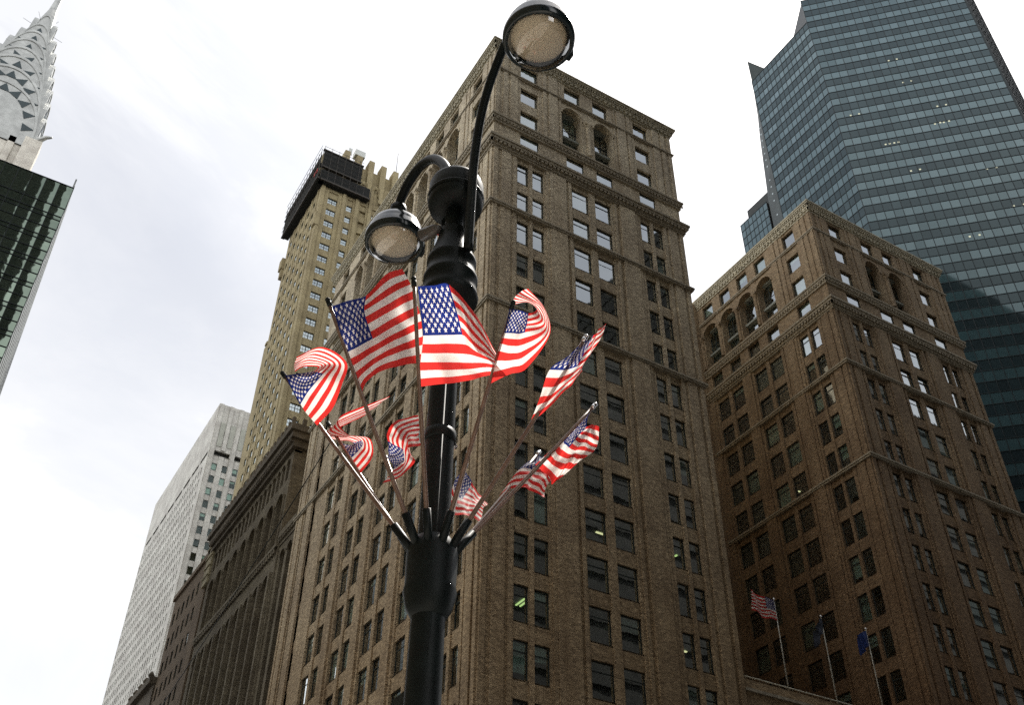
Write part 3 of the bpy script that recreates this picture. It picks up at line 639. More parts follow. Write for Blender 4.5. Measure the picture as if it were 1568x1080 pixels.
# ------------------------------------------------------------------ curtain-wall builder
def curtain_face(root, P0, d, width, z0, z1, pw, rows, mat, name='glass_wall', jitter=.25, mv=.05, out=.06, light=None, rng=random.Random(4), skipw=None):
    """P0 start (x, y), d horizontal unit direction; outward normal is d turned right (clockwise seen from above)"""
    n = (d[1], -d[0]); vs = []; fs = []; val = []
    nv = max(1, int(round(width / pw))); pw = width / nv
    for j, (za, zb, vis) in enumerate(rows):
        for i in range(nv):
            s0, s1 = i * pw, (i + 1) * pw; b0 = len(vs)
            ja, jb = [rng.gauss(0, jitter) * .012 for _ in range(2)]
            for s, z, k in ((s0, za, -ja - jb), (s1, za, ja - jb), (s1, zb, ja + jb), (s0, zb, -ja + jb)):
                vs.append((P0[0] + d[0] * s + n[0] * k, P0[1] + d[1] * s + n[1] * k, z))
            fs.append((b0, b0 + 1, b0 + 2, b0 + 3)); val.append(vis * (1 + rng.gauss(0, .16)) + rng.gauss(0, .05) + (.25 if vis > .5 and rng.random() < .01 else 0))
    me = bpy.data.meshes.new(name); me.from_pydata(vs, [], fs); me.materials.append(mat)
    a = me.attributes.new('pane', 'FLOAT', 'FACE'); a.data.foreach_set('value', [max(0, min(1.6, x)) for x in val])
    o = bpy.data.objects.new(name, me); COL.objects.link(o); o.parent = root; o.matrix_parent_inverse = Matrix.Translation(root.location).inverted()
    b = MB()
    def bar(s0, s1, za, zb, o_):
        q = [(P0[0] + d[0] * s + n[0] * k, P0[1] + d[1] * s + n[1] * k) for s, k in ((s0, -.15), (s1, -.15), (s1, o_), (s0, o_))]; b.prism(q, za, zb)
    for i in range(nv + 1): bar(i * pw - mv / 2, i * pw + mv / 2, z0, z1, out)
    for (za, zb, vis) in rows: bar(0, width, zb - mv * .6, zb + mv * .6, out + .01)
    b.build('mullion', mullion, root)
    return o
# green glass tower, upper right
gt = thing('glass_tower', 'tall green glass skyscraper with angled faces rising behind the brown brick wing', 'skyscraper', (125, 80, GZ))
s2 = math.sqrt(.5)
def gr(zt, zb):
    r = []; z = zt; k = 0
    while z > zb: r.append((z - 1.961, z, 1.0 if k % 2 == 0 else .12)); z -= 1.961; k += 1
    return r
rA = gr(183.46 + 1.961 * 5, 30); rA = [(a, b, v if i % 2 == 1 else v) for i, (a, b, v) in enumerate(rA)]
rA = [(a, b, 1.0 if round((183.46 - b) / 1.961) % 2 == 0 else .12) for a, b, v in rA]
curtain_face(gt, (110, 71.3), (s2, -s2), 29.4, 30, rA[0][1], 1.47, rA, tower_glass, mv=.09, jitter=.12)
rB = [q for q in rA if q[1] < 185.5]
curtain_face(gt, (110, 88.0), (0, -1), 16.7, 30, rB[0][1], 1.19, rB, tower_glass, mv=.09)
E_ = (110 + 29.4 * s2, 71.3 - 29.4 * s2); a14 = R_(14)
curtain_face(gt, E_, (math.cos(a14), math.sin(a14)), 10, 30, rA[0][1], 1.43, rA, curtain('side_glass', (.05, .07, .08), (.2, .26, .3), (.9, .95, 1), .3, .95), mv=.12, out=.3)
Fp = (E_[0] + 10 * math.cos(a14), E_[1] + 10 * math.sin(a14))
core = MB(); core.prism([(110.3, 71.4), (E_[0] + .1, E_[1] + .5), (Fp[0] - .3, Fp[1] + .5), (160, 75), (150, 100), (110.3, 87.9)], 5, 185.2)
core.prism([(110.4, 71.5), (E_[0] + .1, E_[1] + .6), (Fp[0] - .3, Fp[1] + .6), (158, 75), (150, 84), (118, 84)], 185.2, 193.2)
core.build('core', mullion, gt)
# flared dark side facet and its fin above the roof line, seen at a glancing angle
b = MB()
prof = [(88.05, 193.0), (88.6, 184.0), (89.5, 176), (90.2, 169.5), (90.9, 160), (91.5, 152), (91.7, 130), (91.8, 30)]
vs = [(110.05, 88.0, z) for y, z in prof] + [(111.2, y, z) for y, z in prof] + [(126, y, z) for y, z in prof]
K_ = len(prof); fs = []
for i in range(K_ - 1): fs += [(i, i + 1, K_ + i + 1, K_ + i), (K_ + i, K_ + i + 1, 2 * K_ + i + 1, 2 * K_ + i)]
b.add(vs, fs); b.add([(110.1, 88.02, 193), (112.4, 85.6, 189), (112.6, 85.6, 185.2), (110.1, 88.0, 184.8)], [(0, 1, 2, 3)])
b.build('side_facet', plain('facet_panel', (.03, .042, .042), .4, .2, .3, .4), gt)
dim_spot = emit('dim_spot', (.8, .9, .95), .35)
for z in np.arange(130, 172, 1.96):
    yy = np.interp(z, [p[1] for p in prof][::-1], [p[0] for p in prof][::-1])
    if random.random() < .8: b = MB(); b.box(110.5, 110.9, 88.2 + (yy - 88) * .35, 88.5 + (yy - 88) * .35, z, z + .25); b.build('ceiling_light', dim_spot, gt)
ra = gr(151.3, 110)
an = thing('glass_annex', 'lower dark glass block stepping out from the foot of the green glass tower', 'building', (118, 96, GZ))
curtain_face(an, (111.5, 99.9), (0, -1), 7.6, 100, 152.6, 1.1, [(a + 1.2, b + 1.2, .8) for a, b, v in ra], tower_glass, mv=.09)
b = MB(); b.box(111.7, 130, 92.4, 99.9, 60, 152.5); b.box(113.2, 130, 91.8, 99.0, 152.5, 157.0); b.build('core', plain('annex_dark', (.03, .035, .035), .6, 0, .2), an)
office_spot = emit('office_spot', (.95, .95, .7), .5)
for z, s, dz in ((168.2, 12, .15), (152.6, 17, .15), (145, 6.5, .15), (145, 7.2, .15), (137.2, 9, .15), (134.5, 20.5, .15), (125, 22, .15), (119.9, 14, .15), (154.5, 2.4, .2), (148, 15.5, .2), (148.1, 16.4, .2), (161, 13, .2)):
    for k in range(2): b = MB(); b.prism([(110 + s2 * (s + k * 1.47) - s2 * q, 71.3 - s2 * (s + k * 1.47) - s2 * q) for q in (.01, .04)] + [(110 + s2 * (s + k * 1.47 + .3) - s2 * q, 71.3 - s2 * (s + k * 1.47 + .3) - s2 * q) for q in (.04, .01)], z - .3, z); b.build('ceiling_light', office_spot, gt)

# ------------------------------------------------------------------ dark glass hotel at the left edge
hy = thing('dark_glass_building', 'dark green mirrored glass building cut by the left edge', 'building', (-25, 120, GZ))
rows = []; zt = 88.8
rows.append((85.25, 88.8, 1.0)); z = 85.25
while z > 20:
    rows += [(z - 1.34, z, 1.0), (z - 1.92, z - 1.34, .7), (z - 3.35, z - 1.92, .85)]; z -= 3.35
nw = 30
curtain_face(hy, (-3.3 - 1.47 * nw, 93), (1, 0), 1.47 * nw, 20, 88.85, 1.47, rows, hyatt_glass, mv=.07, jitter=.04)
b = MB()
for z in np.arange(20, 88, 3.35): b.box(-3.49, -3.27, 93.05, 152, z, z + 2.2); b.box(-3.49, -3.33, 93.05, 152, z + 2.2, z + 3.35)
b.build('side_wall', plain('pale_metal', (.26, .28, .28), .4, .3, .25, .5), hy)
b = MB(); b.box(-3.3 - 1.47 * nw, -3.5, 93.3, 153, 5, 88.6); b.build('core', dark_in, hy)

# ------------------------------------------------------------------ steel-crowned spire
cs_ = thing('spire_tower', 'art deco skyscraper with a silvery crown of nested arches, triangular windows and a needle', 'skyscraper', (-31.5, 217, GZ))
cx, cy = -31.5, 217.3
def arch_prof(w_, zs, za, n=18):
    pts = []
    for i in range(n + 1):
        a = math.pi * i / n; pts.append((-w_ * math.cos(a), zs + (za - zs) * math.sin(a) ** .85))
    return pts
levels = [(11.0, 11.4, 207, 224), (10.2, 10.6, 211, 231), (9.1, 9.6, 216, 237), (8.0, 8.5, 222, 242.5), (6.8, 7.3, 228, 248), (5.5, 6.1, 235, 253.5), (4.1, 4.7, 242, 259), (2.5, 3.0, 248, 266)]
crown = MB(); spire_glass = plain('spire_glass', (.03, .045, .05), .3, 0, .3)
for k, (w_, d_, zs, za) in enumerate(levels):
    pr = arch_prof(w_, zs, za); n = len(pr); base = 204 if k == 0 else levels[k - 1][2] - 2
    for ax in (0, 1):
        P = lambda a, b_, z: (cx + a, cy + b_, z) if ax == 0 else (cx + b_, cy + a, z)
        ring = [(-w_, base)] + pr + [(w_, base)]
        vs = [P(a, -d_, z) for a, z in ring] + [P(a, d_, z) for a, z in ring]; m_ = len(ring)
        crown.add(vs, [tuple(range(m_)), tuple(range(m_, 2 * m_))[::-1]] + [(i, i + 1, m_ + i + 1, m_ + i) for i in range(m_ - 1)])
        # raised rib round each arch
        for i in range(len(pr) - 1):
            (a0, z0), (a1, z1) = pr[i], pr[i + 1]; sc_ = .95
            i0, i1 = (a0 * sc_, zs + (z0 - zs) * .955), (a1 * sc_, zs + (z1 - zs) * .955)
            for sg in (-1, 1):
                dd = sg * (d_ + .22); de = sg * (d_ + .001)
                crown.add([P(a0, dd, z0), P(a1, dd, z1), P(i1[0], dd, i1[1]), P(i0[0], dd, i0[1]), P(a0, de, z0), P(a1, de, z1), P(i1[0], de, i1[1]), P(i0[0], de, i0[1])],
                          [(0, 1, 2, 3), (0, 4, 5, 1), (3, 2, 6, 7)])
        # triangular windows standing inside the arch, just under the rib
        nt_ = (9, 9, 7, 6, 5, 5, 3, 0)[k]
        for i in range(nt_):
            a = math.pi * (i + .5) / nt_; ca, sa = -math.cos(a), math.sin(a) ** .85
            m0, z0 = ca * w_ * .73, zs + (za - zs) * sa * .80
            nrm = Vector((ca * (za - zs), sa * w_ + .001)).normalized(); tg = Vector((-nrm[1], nrm[0])); hh, bb = w_ * .17 + .6, w_ * .09 + .4
            A_ = (m0 + nrm[0] * hh, z0 + nrm[1] * hh); B_ = (m0 - nrm[0] * .4 + tg[0] * bb, z0 - nrm[1] * .4 + tg[1] * bb); C_ = (m0 - nrm[0] * .4 - tg[0] * bb, z0 - nrm[1] * .4 - tg[1] * bb)
            for sg in ((-1,) if ax == 0 else (1,)):
                q = sg * (d_ + .14); qe = sg * (d_ + .01)
                tri = MB(); tri.add([P(A_[0], q, A_[1]), P(B_[0], q, B_[1]), P(C_[0], q, C_[1]), P(A_[0], qe, A_[1]), P(B_[0], qe, B_[1]), P(C_[0], qe, C_[1])], [(0, 1, 2), (0, 3, 4, 1), (1, 4, 5, 2), (2, 5, 3, 0)]); tri.build('triangular_window', spire_glass, cs_)
crown.build('crown', steel, cs_)
b = MB(); b.lathe([(2.6, 0), (1.9, 6), (1.2, 10), (.75, 20), (.5, 32), (.1, 60)], (cx, cy, 262), 8); b.build('spire', steel, cs_)
sh = MB(); W_ = 11.2
sh.box(cx - W_ + .2, cx + W_ - .2, cy - W_ + .2, cy + W_ - .2, 100, 207.5)
for sx_ in (-1, 1):
    for sy_ in (-1, 1): sh.box(cx + sx_ * 11.6 - 2.0, cx + sx_ * 11.6 + 2.0, cy + sy_ * 11.6 - 2.0, cy + sy_ * 11.6 + 2.0, 100, 205.5)
for i in range(4):
    a = -6.9 + 4.6 * i
    sh.box(cx + a - .8, cx + a + .8, cy - W_ - .2, cy - W_ + .19, 100, 206); sh.box(cx + W_ - .19, cx + W_ + .2, cy + a - .8, cy + a + .8, 100, 206)
sh.build('shaft', pale_brick, cs_)
wv = []
for i in range(5):
    a = -9.2 + 4.6 * i
    for z in np.arange(120, 204, 3.6): wv.append(z)
wd = MB()
for i in range(3):
    a = -4.6 + 4.6 * i
    for z in np.arange(150, 200, 3.6):
        for q in (-.75, .75):
            wd.box(cx + a + q - .45, cx + a + q + .45, cy - W_ + .1, cy - W_ + .19, z, z + 1.9); wd.box(cx + W_ - .19, cx + W_ - .1, cy + a + q - .45, cy + a + q + .45, z, z + 1.9)
wb = wd.build('windows', sash, cs_); wb['kind'] = 'stuff'
for sx_, sy_ in ((1, -1), (1, 1), (-1, -1)):
    e = MB(); X, Y = cx + sx_ * 12.2, cy + sy_ * 12.2
    e.tube([(X - sx_ * 1.5, Y - sy_ * 1.5, 205), (X, Y, 206.5), (X + sx_ * 1.8, Y + sy_ * 1.8, 207.2), (X + sx_ * 3.0, Y + sy_ * 3.0, 206.6)], 1.1, 10, .25); e.build('eagle_ornament', steel, cs_)
for zz, rr_ in ((250.5, 2.6), (262, 1.4)):
    e = MB()
    for a in range(6): e.tube([(cx, cy, zz), (cx + math.cos(a + .3) * (rr_ + 4.5), cy + math.sin(a + .3) * (rr_ + 4.5), zz + .6)], .05, 4)
    e.build('lightning_rod', steel_dark, cs_)

# ------------------------------------------------------------------ rooftop flagpoles over the court
def grid_cloth(name, P, mat, parent, uvs=True, thick=0):
    """P[v][u] grid of points -> cloth mesh with its own coordinates"""
    nv, nu = len(P), len(P[0]); vs = [tuple(p) for r in P for p in r]; fs = []; uv = []
    for j in range(nv - 1):
        for i in range(nu - 1):
            fs.append((j * nu + i, j * nu + i + 1, (j + 1) * nu + i + 1, (j + 1) * nu + i))
            uv += [(i / (nu - 1), j / (nv - 1)), ((i + 1) / (nu - 1), j / (nv - 1)), ((i + 1) / (nu - 1), (j + 1) / (nv - 1)), (i / (nu - 1), (j + 1) / (nv - 1))]
    me = bpy.data.meshes.new(name); me.from_pydata(vs, [], fs); me.materials.append(mat)
    l = me.uv_layers.new(name='UVMap'); l.data.foreach_set('uv', [c for q in uv for c in q]); me.polygons.foreach_set('use_smooth', [True] * len(fs))
    o = bpy.data.objects.new(name, me); COL.objects.link(o); o.parent = parent; o.matrix_parent_inverse = Matrix.Translation(parent.location).inverted(); return o
pole_m = plain('pale_pole', (.42, .4, .34), .45, .2)
flag_dim = flag_m
for i, (x, zt, lab) in enumerate(((52.15, 34.75, 'roof flagpole with a striped american flag streaming left over the low court block'), (56.75, 34.55, 'roof flagpole with a limp dark flag, middle of the three on the court block'), (61.45, 34.7, 'roof flagpole with a drooping blue flag in front of the brown brick wing'))):
    rt = thing('flagpole', lab, 'flagpole', (x, 50.35, 27.2), 'flagpoles on the court block roof')
    b = MB(); b.tube([(x, 50.35, 27.2), (x, 50.35, zt)], .06, 10, .035); b.build('pole', pole_m, rt)
    b = MB(); b.ball((x, 50.35, zt + .06), .09); b.build('finial', chrome, rt)
    P = []
    for v in range(15):
        row = []
        for u in range(25):
            U, V = u / 24, v / 14
            if i == 0: p = (x - .05 - 2.3 * U, 50.3 + .16 * math.sin(U * 11 + V * 2) * U, zt - .1 - 1.55 * V + .2 * U - .55 * U * V * (1 - U) + .07 * math.sin(U * 9))
            elif i == 1: p = (x - .05 - 1.0 * U + .1 * math.sin(V * 5), 50.3 + .3 * math.sin(U * 13 + V * 3) * U, zt - .15 - 1.3 * V - 1.15 * U + .2 * math.sin(U * 6))
            else: p = (x - .05 - 1.35 * U * (1 - .3 * V), 50.3 + .25 * math.sin(U * 12 + V * 2) * U, zt - .15 - 1.2 * V - .95 * U ** 1.5)
            row.append(p)
        P.append(row)
    grid_cloth('flag_cloth', P, (flag_dim, darkcloth, bluecloth)[i], rt)

# ------------------------------------------------------------------ street lamp with two hanging lanterns
PX, PY = 2.381, 4.958
lp = thing('street_lamp', 'black twin-headed street lamp post carrying a ring of flags', 'street lamp', (PX, PY, GZ))
b = MB(); b.lathe([(.30, GZ), (.30, GZ + .5), (.24, GZ + .6), (.2, GZ + .9), (.115, GZ + 1.1), (.1, 2.3), (.097, 2.75), (.092, 4.0), (.088, 5.1), (.07, 5.75), (.07, 6.45)], (PX, PY, 0), 28)
for i in range(3):
    a = math.pi * 2 * i / 3 + .2; b.tube([(PX + .088 * math.cos(a), PY + .094 * math.sin(a), -.5), (PX + .084 * math.cos(a), PY + .084 * math.sin(a), 5.1)], .012, 6)
b.build('post', black_paint, lp)
b = MB()
b.lathe([(.10, 2.58), (.135, 2.64), (.158, 2.74), (.15, 2.78), (.154, 2.98), (.148, 3.03), (.12, 3.07), (.11, 3.09)], (PX, PY, 0), 32); b.build('flag_bracket', black_paint, lp, .006)
b = MB(); b.lathe([(.085, 5.02), (.2, 5.03), (.21, 5.06), (.2, 5.1), (.188, 5.2), (.2, 5.215), (.2, 5.25), (.186, 5.27), (.172, 5.38), (.184, 5.395), (.184, 5.43), (.168, 5.45), (.13, 5.6), (.11, 5.68), (.115, 5.73), (.08, 5.78)], (PX, PY, 0), 40); b.build('collar', black_paint, lp)
b = MB(); b.lathe([(.07, 5.98), (.2, 6.0), (.215, 6.05), (.215, 6.26), (.2, 6.3), (.1, 6.34), (.02, 6.36)], (PX, PY, 0), 40)
b.lathe([(.219, 6.1), (.226, 6.12), (.219, 6.14)], (PX, PY, 0), 40, cap=False); b.build('collar', black_paint, lp)
AX = 2.381
def smooth_path(pts, n=10):
    P = [Vector(p) for p in pts]; out_ = []
    for i in range(len(P) - 1):
        p0, p1, p2, p3 = P[max(i - 1, 0)], P[i], P[i + 1], P[min(i + 2, len(P) - 1)]
        for k in range(n):
            t_ = k / n; out_.append(.5 * ((2 * p1) + (p2 - p0) * t_ + (2 * p0 - 5 * p1 + 4 * p2 - p3) * t_ ** 2 + (3 * p1 - p0 - 3 * p2 + p3) * t_ ** 3))
    out_.append(P[-1]); return out_
arms = [[(AX, 4.70, 5.35), (AX, 4.69, 5.9), (AX, 4.67, 6.35), (AX, 4.585, 6.8), (AX, 4.42, 7.12), (AX, 4.15, 7.36), (AX, 3.92, 7.4), (AX, 3.76, 7.3), (AX, 3.72, 7.12)],
        [(AX, 5.10, 5.75), (AX, 5.10, 6.2), (AX, 5.14, 6.6), (AX, 5.30, 6.93), (AX, 5.52, 7.19), (AX, 5.78, 7.34), (AX, 6.0, 7.34), (AX, 6.14, 7.24), (AX, 6.17, 7.1)]]
for k, pts in enumerate(arms):
    b = MB(); b.tube(smooth_path(pts, 8), (.036, .043)[k], 16); b.build('arm', black_paint, lp)
    y = pts[-1][1]
    b = MB(); b.lathe([(.05, 7.2), (.075, 7.17), (.08, 7.1), (.06, 7.06), (.07, 7.02), (.085, 6.98)], (AX, y, 0), 24); b.build('coupling', black_paint, lp)
    hd = bpy.data.objects.new('lantern', None); COL.objects.link(hd); hd.parent = lp; hd.location = (AX - PX, y - PY, 6.72 - GZ)
    def ch_build(mb, nm, mt):
        o = bpy.data.objects.new(nm, mb.mesh(nm, mt)); COL.objects.link(o); o.parent = hd; return o
    b = MB(); b.lathe([(.06, .30), (.11, .285), (.17, .25), (.215, .2), (.245, .13), (.255, .06), (.268, .05), (.272, .02), (.268, -.03), (.25, -.045), (.232, -.04), (.235, .0), (.22, .05)], (0, 0, 0), 48); ch_build(b, 'hood', hood_m)
    b = MB(); b.lathe([(.221, .012), (.2, -.004), (.15, -.028), (.08, -.042), (.001, -.047)], (0, 0, 0), 48); ch_build(b, 'diffuser', lens_m)
    b = MB(); b.lathe([(.236, -.03), (.232, -.06), (.205, -.105), (.15, -.14), (.08, -.155), (.001, -.16)], (0, 0, 0), 48, cap=False); ch_build(b, 'glass_bowl', bowl_m)
    b = MB(); b.box(.25, .29, -.03, .03, -.03, .09); ch_build(b, 'latch', black_paint)
# clamp, floodlights and tape on the post
b = MB(); b.lathe([(.094, 3.8), (.104, 3.805), (.104, 3.875), (.094, 3.88)], (PX, PY, 0), 24); b.build('clamp', black_paint, lp)
def onto(px, py, dep): return tuple(ray(px, py) * dep)
for (a_, bb_, r) in (((676, 655), (690, 668), .022), ((688, 672), (697, 686), .03), ((690, 690), (682, 678), .018)):
    b = MB(); b.tube([onto(*a_, 6.85), onto(*bb_, 6.8)], r, 10, r * .6); b.build('floodlight', chrome, lp)
b = MB(); b.tube([onto(655, 664, 6.9), onto(672, 668, 6.88)], .03, 10); b.tube([onto(678, 660, 6.86), onto(691, 660, 6.8), onto(697, 668, 6.8)], .012, 8); b.build('bracket', black_paint, lp)
b = MB(); b.tube([onto(672, 668, 6.76), onto(679, 672, 6.76)], .028, 8); b.build('tape', tape_red, lp)
b = MB(); b.tube([onto(674, 348, 7.9), onto(675, 360, 7.9)], .03, 8); b.build('tape', tape_red, lp)
b = MB(); b.tube([onto(648, 360, 7.95), onto(664, 352, 7.85), onto(672, 350, 7.8)], .055, 14, .03); b.build('floodlight', plain('grey_housing', (.14, .13, .12), .4, .3), lp)
b = MB(); b.box(PX - .06, PX - .02, PY + .08, PY + .26, 2.05, 2.19); sg_ = b.build('sign_bracket', black_paint, lp)
# ten flagpoles in a cone out of the bracket
CX, CY, Z0 = PX, PY, 3.05
tips = [(634, 437), (505, 468), (437, 578), (505, 653), (592, 704), (713, 715), (823, 696), (907, 625), (893, 523), (783, 473)]
PHI, LEN = .622, 1.467
def tip3(k):
    a = 4.042 - k * 2 * math.pi / 10; r = .14 + LEN * math.sin(PHI)
    m_ = np.array([CX + r * math.cos(a), CY + r * math.sin(a), Z0 + LEN * math.cos(PHI)]); rr = ray(*tips[k]); return rr * (m_ @ rr) / (rr @ rr), a
def hermite(xs, ys, x):
    n = len(xs); i = max(0, min(n - 2, int(np.searchsorted(xs, x)) - 1)); h = xs[i + 1] - xs[i]; t_ = (x - xs[i]) / h
    def m_(j):
        if j == 0: return (ys[1] - ys[0]) / (xs[1] - xs[0])
        if j == n - 1: return (ys[-1] - ys[-2]) / (xs[-1] - xs[-2])
        return (ys[j + 1] - ys[j - 1]) / (xs[j + 1] - xs[j - 1])
    return (2 * t_ ** 3 - 3 * t_ ** 2 + 1) * ys[i] + (t_ ** 3 - 2 * t_ ** 2 + t_) * h * m_(i) + (-2 * t_ ** 3 + 3 * t_ ** 2) * ys[i + 1] + (t_ ** 3 - t_ ** 2) * h * m_(i + 1)
C4 = lambda x, y: (420 + x / 2.904, 400 + y / 2.904)
C5 = lambda x, y: (420 + x / 2.904, 620 + y / 2.904)
C6 = lambda x, y: (460 + x / 6.75, 600 + y / 6.75)
U5 = [0, .2, .4, .7, 1.0]
# each cloth: (coordinate map, u stations, v stations, rows of outline points, depth offset in metres per row and station)
CL = {
 0: (C4, U5, [0, .27, .54, .77, 1], [[(638, 112), (708, 108), (778, 106), (885, 225), (985, 405)], [(650, 222), (733, 218), (810, 222), (888, 300), (990, 430)], [(662, 332), (750, 330), (835, 330), (900, 385), (1002, 455)], [(650, 450), (750, 450), (850, 452), (935, 452), (1025, 477)], [(640, 560), (750, 548), (850, 535), (950, 512), (1045, 500)]],
     [[0, .02, .0, .16, .1], [0, .03, .0, .06, .12], [0, .03, .04, -.02, .1], [0, .0, .06, .05, .1], [0, -.03, .05, .08, .12]]),
 1: (C4, U5, [0, .27, .54, .77, 1], [[(258, 200), (330, 176), (408, 155), (490, 62), (567, 33)], [(288, 300), (350, 262), (404, 235), (510, 170), (608, 118)], [(318, 410), (380, 378), (437, 345), (545, 282), (645, 232)], [(350, 505), (400, 465), (455, 425), (560, 372), (660, 335)], [(385, 605), (408, 545), (455, 500), (560, 465), (668, 448)]],
     [[0, -.03, .0, .02, .06], [0, .04, -.02, .02, .05], [0, .05, -.03, .03, .03], [0, .04, .0, .05, .02], [0, .07, .1, .06, .0]]),
 2: (C4, [0, .2, .4, .6, .8, 1], [0, .54, 1], [[(48, 508), (108, 500), (166, 494), (190, 470), (130, 470), (92, 492)], [(115, 640), (152, 582), (214, 500), (250, 455), (165, 425), (90, 462)], [(190, 732), (266, 645), (300, 545), (322, 452), (215, 382), (98, 425)]],
     [[0, .02, .0, .08, .14, .16], [0, .0, .0, .1, .18, .2], [0, -.02, .0, .1, .2, .24]]),
 3: (C6, [0, .18, .36, .52, .64, .8, 1], [0, .5, 1], [[(400, 520), (500, 560), (560, 530), (480, 510), (370, 500), (300, 440), (660, 250)], [(500, 690), (600, 600), (640, 520), (560, 465), (440, 465), (290, 400), (800, 140)], [(605, 865), (720, 720), (762, 590), (690, 460), (480, 430), (430, 255), (922, 45)]],
     [[.05, .04, .03, .06, .09, .12, .14], [0, -.02, .0, .05, .1, .14, .16], [0, -.03, -.02, .04, .1, .16, .2]]),
 4: (C5, [0, .25, .5, .75, 1], [0, .54, 1], [[(505, 235), (510, 205), (505, 130), (545, 75), (640, 48)], [(530, 285), (580, 250), (575, 180), (590, 130), (645, 115)], [(482, 350), (560, 320), (628, 245), (590, 200), (645, 180)]],
     [[0, .02, .05, .08, .1], [0, -.02, .03, .06, .08], [-.02, -.04, .0, .05, .06]]),
 5: (C5, [0, .25, .5, .75, 1], [0, .5, 1], [[(845, 292), (862, 318), (888, 365), (920, 410), (950, 442)], [(800, 345), (815, 400), (860, 425), (895, 440), (930, 465)], [(768, 485), (800, 492), (842, 488), (880, 500), (915, 522)]],
     [[0, .04, .0, .06, .02], [.02, -.02, .05, .0, .06], [0, .05, .0, .06, .02]]),
 6: (C5, U5, [0, .5, 1], [[(1165, 228), (1185, 232), (1212, 238), (1248, 262), (1262, 300)], [(1085, 292), (1110, 278), (1160, 285), (1210, 315), (1222, 345)], [(1000, 408), (1035, 378), (1095, 368), (1150, 385), (1198, 410)]],
     [[0, .04, .0, .05, .02], [0, -.03, .04, -.02, .05], [0, .04, .0, .05, .02]]),
 7: (C5, U5, [0, .27, .54, .77, 1], [[(1408, 30), (1395, 60), (1385, 92), (1420, 85), (1443, 95)], [(1345, 85), (1345, 112), (1350, 140), (1390, 150), (1436, 175)], [(1285, 150), (1290, 172), (1312, 190), (1355, 205), (1412, 215)], [(1220, 212), (1235, 235), (1262, 255), (1310, 262), (1345, 262)], [(1160, 268), (1190, 290), (1218, 322), (1240, 352), (1264, 330)]],
     [[0, .03, .0, .05, -.02], [0, -.03, .04, -.02, .04], [0, .04, .0, .05, .0], [0, -.02, .05, .0, .04], [0, .03, .0, .05, .02]]),
 8: (C4, U5, [0, .27, .54, .77, 1], [[(1372, 358), (1395, 350), (1420, 330), (1448, 302), (1473, 280)], [(1310, 420), (1345, 425), (1382, 400), (1425, 350), (1468, 305)], [(1224, 484), (1290, 482), (1350, 470), (1400, 420), (1440, 365)], [(1182, 605), (1230, 590), (1300, 540), (1352, 495), (1376, 465)], [(1137, 722), (1190, 680), (1270, 605), (1330, 545), (1368, 492)]],
     [[0, .03, -.02, .03, .02], [0, -.03, .03, .0, .03], [-.02, .02, .05, .02, .05], [0, -.02, .03, .04, .06], [0, .02, .0, .04, .06]]),
 9: (C4, [0, .2, .4, .62, .8, 1], [0, .27, .54, .77, 1], [[(1045, 212), (1090, 218), (1132, 232), (1168, 212), (1120, 182), (1048, 195)], [(1036, 262), (1080, 266), (1124, 272), (1185, 250), (1150, 190), (1062, 172)], [(1022, 320), (1066, 322), (1114, 318), (1202, 285), (1180, 200), (1080, 148)], [(996, 400), (1055, 410), (1112, 400), (1214, 312), (1196, 208), (1104, 132)], [(962, 545), (1045, 503), (1122, 480), (1224, 330), (1205, 218), (1130, 124)]],
     [[0, .0, .0, .04, .10, .12], [0, .0, -.02, .03, .10, .12], [0, .0, -.02, .03, .1, .13], [0, -.02, .0, .02, .1, .14], [0, .02, .02, .02, .1, .15]]),
}
LAB = ['large american flag spread flat at the centre, directly in front of the post', 'large american flag spread just below the left lantern, blue corner at its black finial',
       'american flag curling back on itself on the leftmost pole', 'twisted american flag rolled round the pole between the two left poles',
       'small crumpled american flag on the short bright pole left of the post', 'pale limp american flag hanging just right of the post below the clamp',
       'crumpled striped flag wrapped low on its pole, lower left of the long slanting right flag', 'american flag streaming down the rightmost pole, dark blue corner at top',
       'narrow twisted american flag pointing up right, pale blue field in its middle', 'american flag curled in a loop right of the central flag']
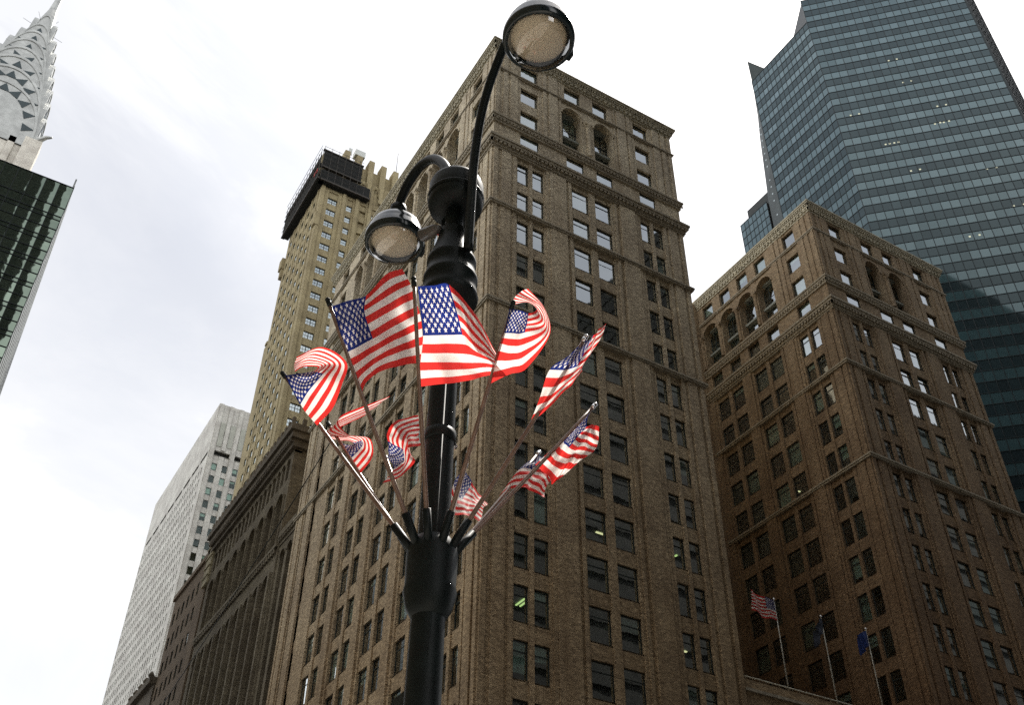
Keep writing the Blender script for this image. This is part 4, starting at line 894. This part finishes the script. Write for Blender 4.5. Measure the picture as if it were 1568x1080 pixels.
for k in range(10):
    tp, a = tip3(k); base = np.array([CX + .14 * math.cos(a), CY + .14 * math.sin(a), Z0 - .02])
    rt = thing('flag', LAB[k], 'flag', tuple(base), 'american flags fanned out round the lamp post')
    mt = pole_silver if k in (4, 5) else wood
    dv = tp - base; d = dv / np.linalg.norm(dv)
    b = MB(); pts = [base + dv * q + np.array([0, 0, -.012 * math.sin(math.pi * q)]) for q in np.linspace(0, 1, 9)]; b.tube(pts, .015, 12, .0115); b.build('pole', mt, rt)
    b = MB(); b.tube([base - d * .06, base + d * .17], .026, 14); b.build('socket', black_paint, rt)
    b = MB(); b.tube([tp - d * .004, tp + d * .03], .016, 12); b.ball(tuple(tp + d * .04), .016); b.build('finial', black_paint if k in (0, 1, 2, 3, 9) else chrome, rt)
    M_, us, vs_, pts_, dz = CL[k]
    HO = .40                                # share of the pole the cloth is tied to
    dep_t = (RW @ tp)[2]; dep_h = (RW @ (tp - dv * HO))[2]
    P = []; nu, nv = 61, 40
    gx = np.array([[M_(*p)[0] for p in r] for r in pts_]); gy = np.array([[M_(*p)[1] for p in r] for r in pts_]); gz = np.array(dz, float)
    ph = k * 1.7
    for j in range(nv):
        V = j / (nv - 1); row = []
        cx_ = [hermite(vs_, gx[:, c_], V) for c_ in range(len(us))]; cy_ = [hermite(vs_, gy[:, c_], V) for c_ in range(len(us))]; cz_ = [hermite(vs_, gz[:, c_], V) for c_ in range(len(us))]
        for i in range(nu):
            U = i / (nu - 1); x_, y_, z_ = hermite(us, cx_, U), hermite(us, cy_, U), hermite(us, cz_, U)
            rip = (.013 * math.sin(U * 15 + V * 4 + ph) + .008 * math.sin(U * 8 - V * 11 + ph)) * min(1, U * 4)
            cr = (.012, .012, .012, .026, .026, .016, .026, .026, .022, .012)[k] * min(1, U * 5)
            nv_ = mnoise.noise_vector(Vector((U * 5 + k * 7, V * 3.2 - U * 2.0, k))); x_ += nv_[0] * cr * 130; y_ += nv_[1] * cr * 130; rip += cr * mnoise.noise(Vector((U * 7 - V * 3, V * 5 + k * 3, 2.0))) * 1.6
            row.append(tuple(ray(x_, y_) * (dep_t + (dep_h - dep_t) * V + z_ + rip - .012)))
        P.append(row)
    grid_cloth('cloth', P, flag_m, rt)

# small second fixture showing beside the post, and the wire over the street
fx = thing('pipe_lamp', 'thin dark pipe with a white glass tip low behind the right side of the post', 'lamp', onto(668, 1078, 9))
b = MB(); b.tube([onto(669, 1140, 9), onto(670, 1078, 9), onto(671, 1027, 9)], .022, 10); b.build('pipe', black_paint, fx)
b = MB(); b.tube([onto(671, 1026, 9), onto(669.5, 1018, 9), onto(667, 1008, 9)], .022, 12, .006); b.build('glass_tip', plain('white_glass', (.8, .8, .78), .3), fx)
def on_front(px, py, X=26.2): r_ = ray(px, py); return Vector(tuple(r_ * (X / r_[0])))
c0, c1_ = on_front(556, 597, 27.2), on_front(215, 1132)
cb = MB(); cb.tube([c0.lerp(c1_, q / 12) - Vector((0, 0, .5 * math.sin(math.pi * q / 12))) for q in range(13)], .05, 6)
co = cb.build('overhead_cable', black_paint); co['label'] = 'thin black cable crossing diagonally in front of the stone hall'; co['category'] = 'cable'

scene.cycles.use_denoising = False
scene.cycles.max_bounces = 8; scene.cycles.transparent_max_bounces = 12
scene.cycles.sample_clamp_indirect = 4
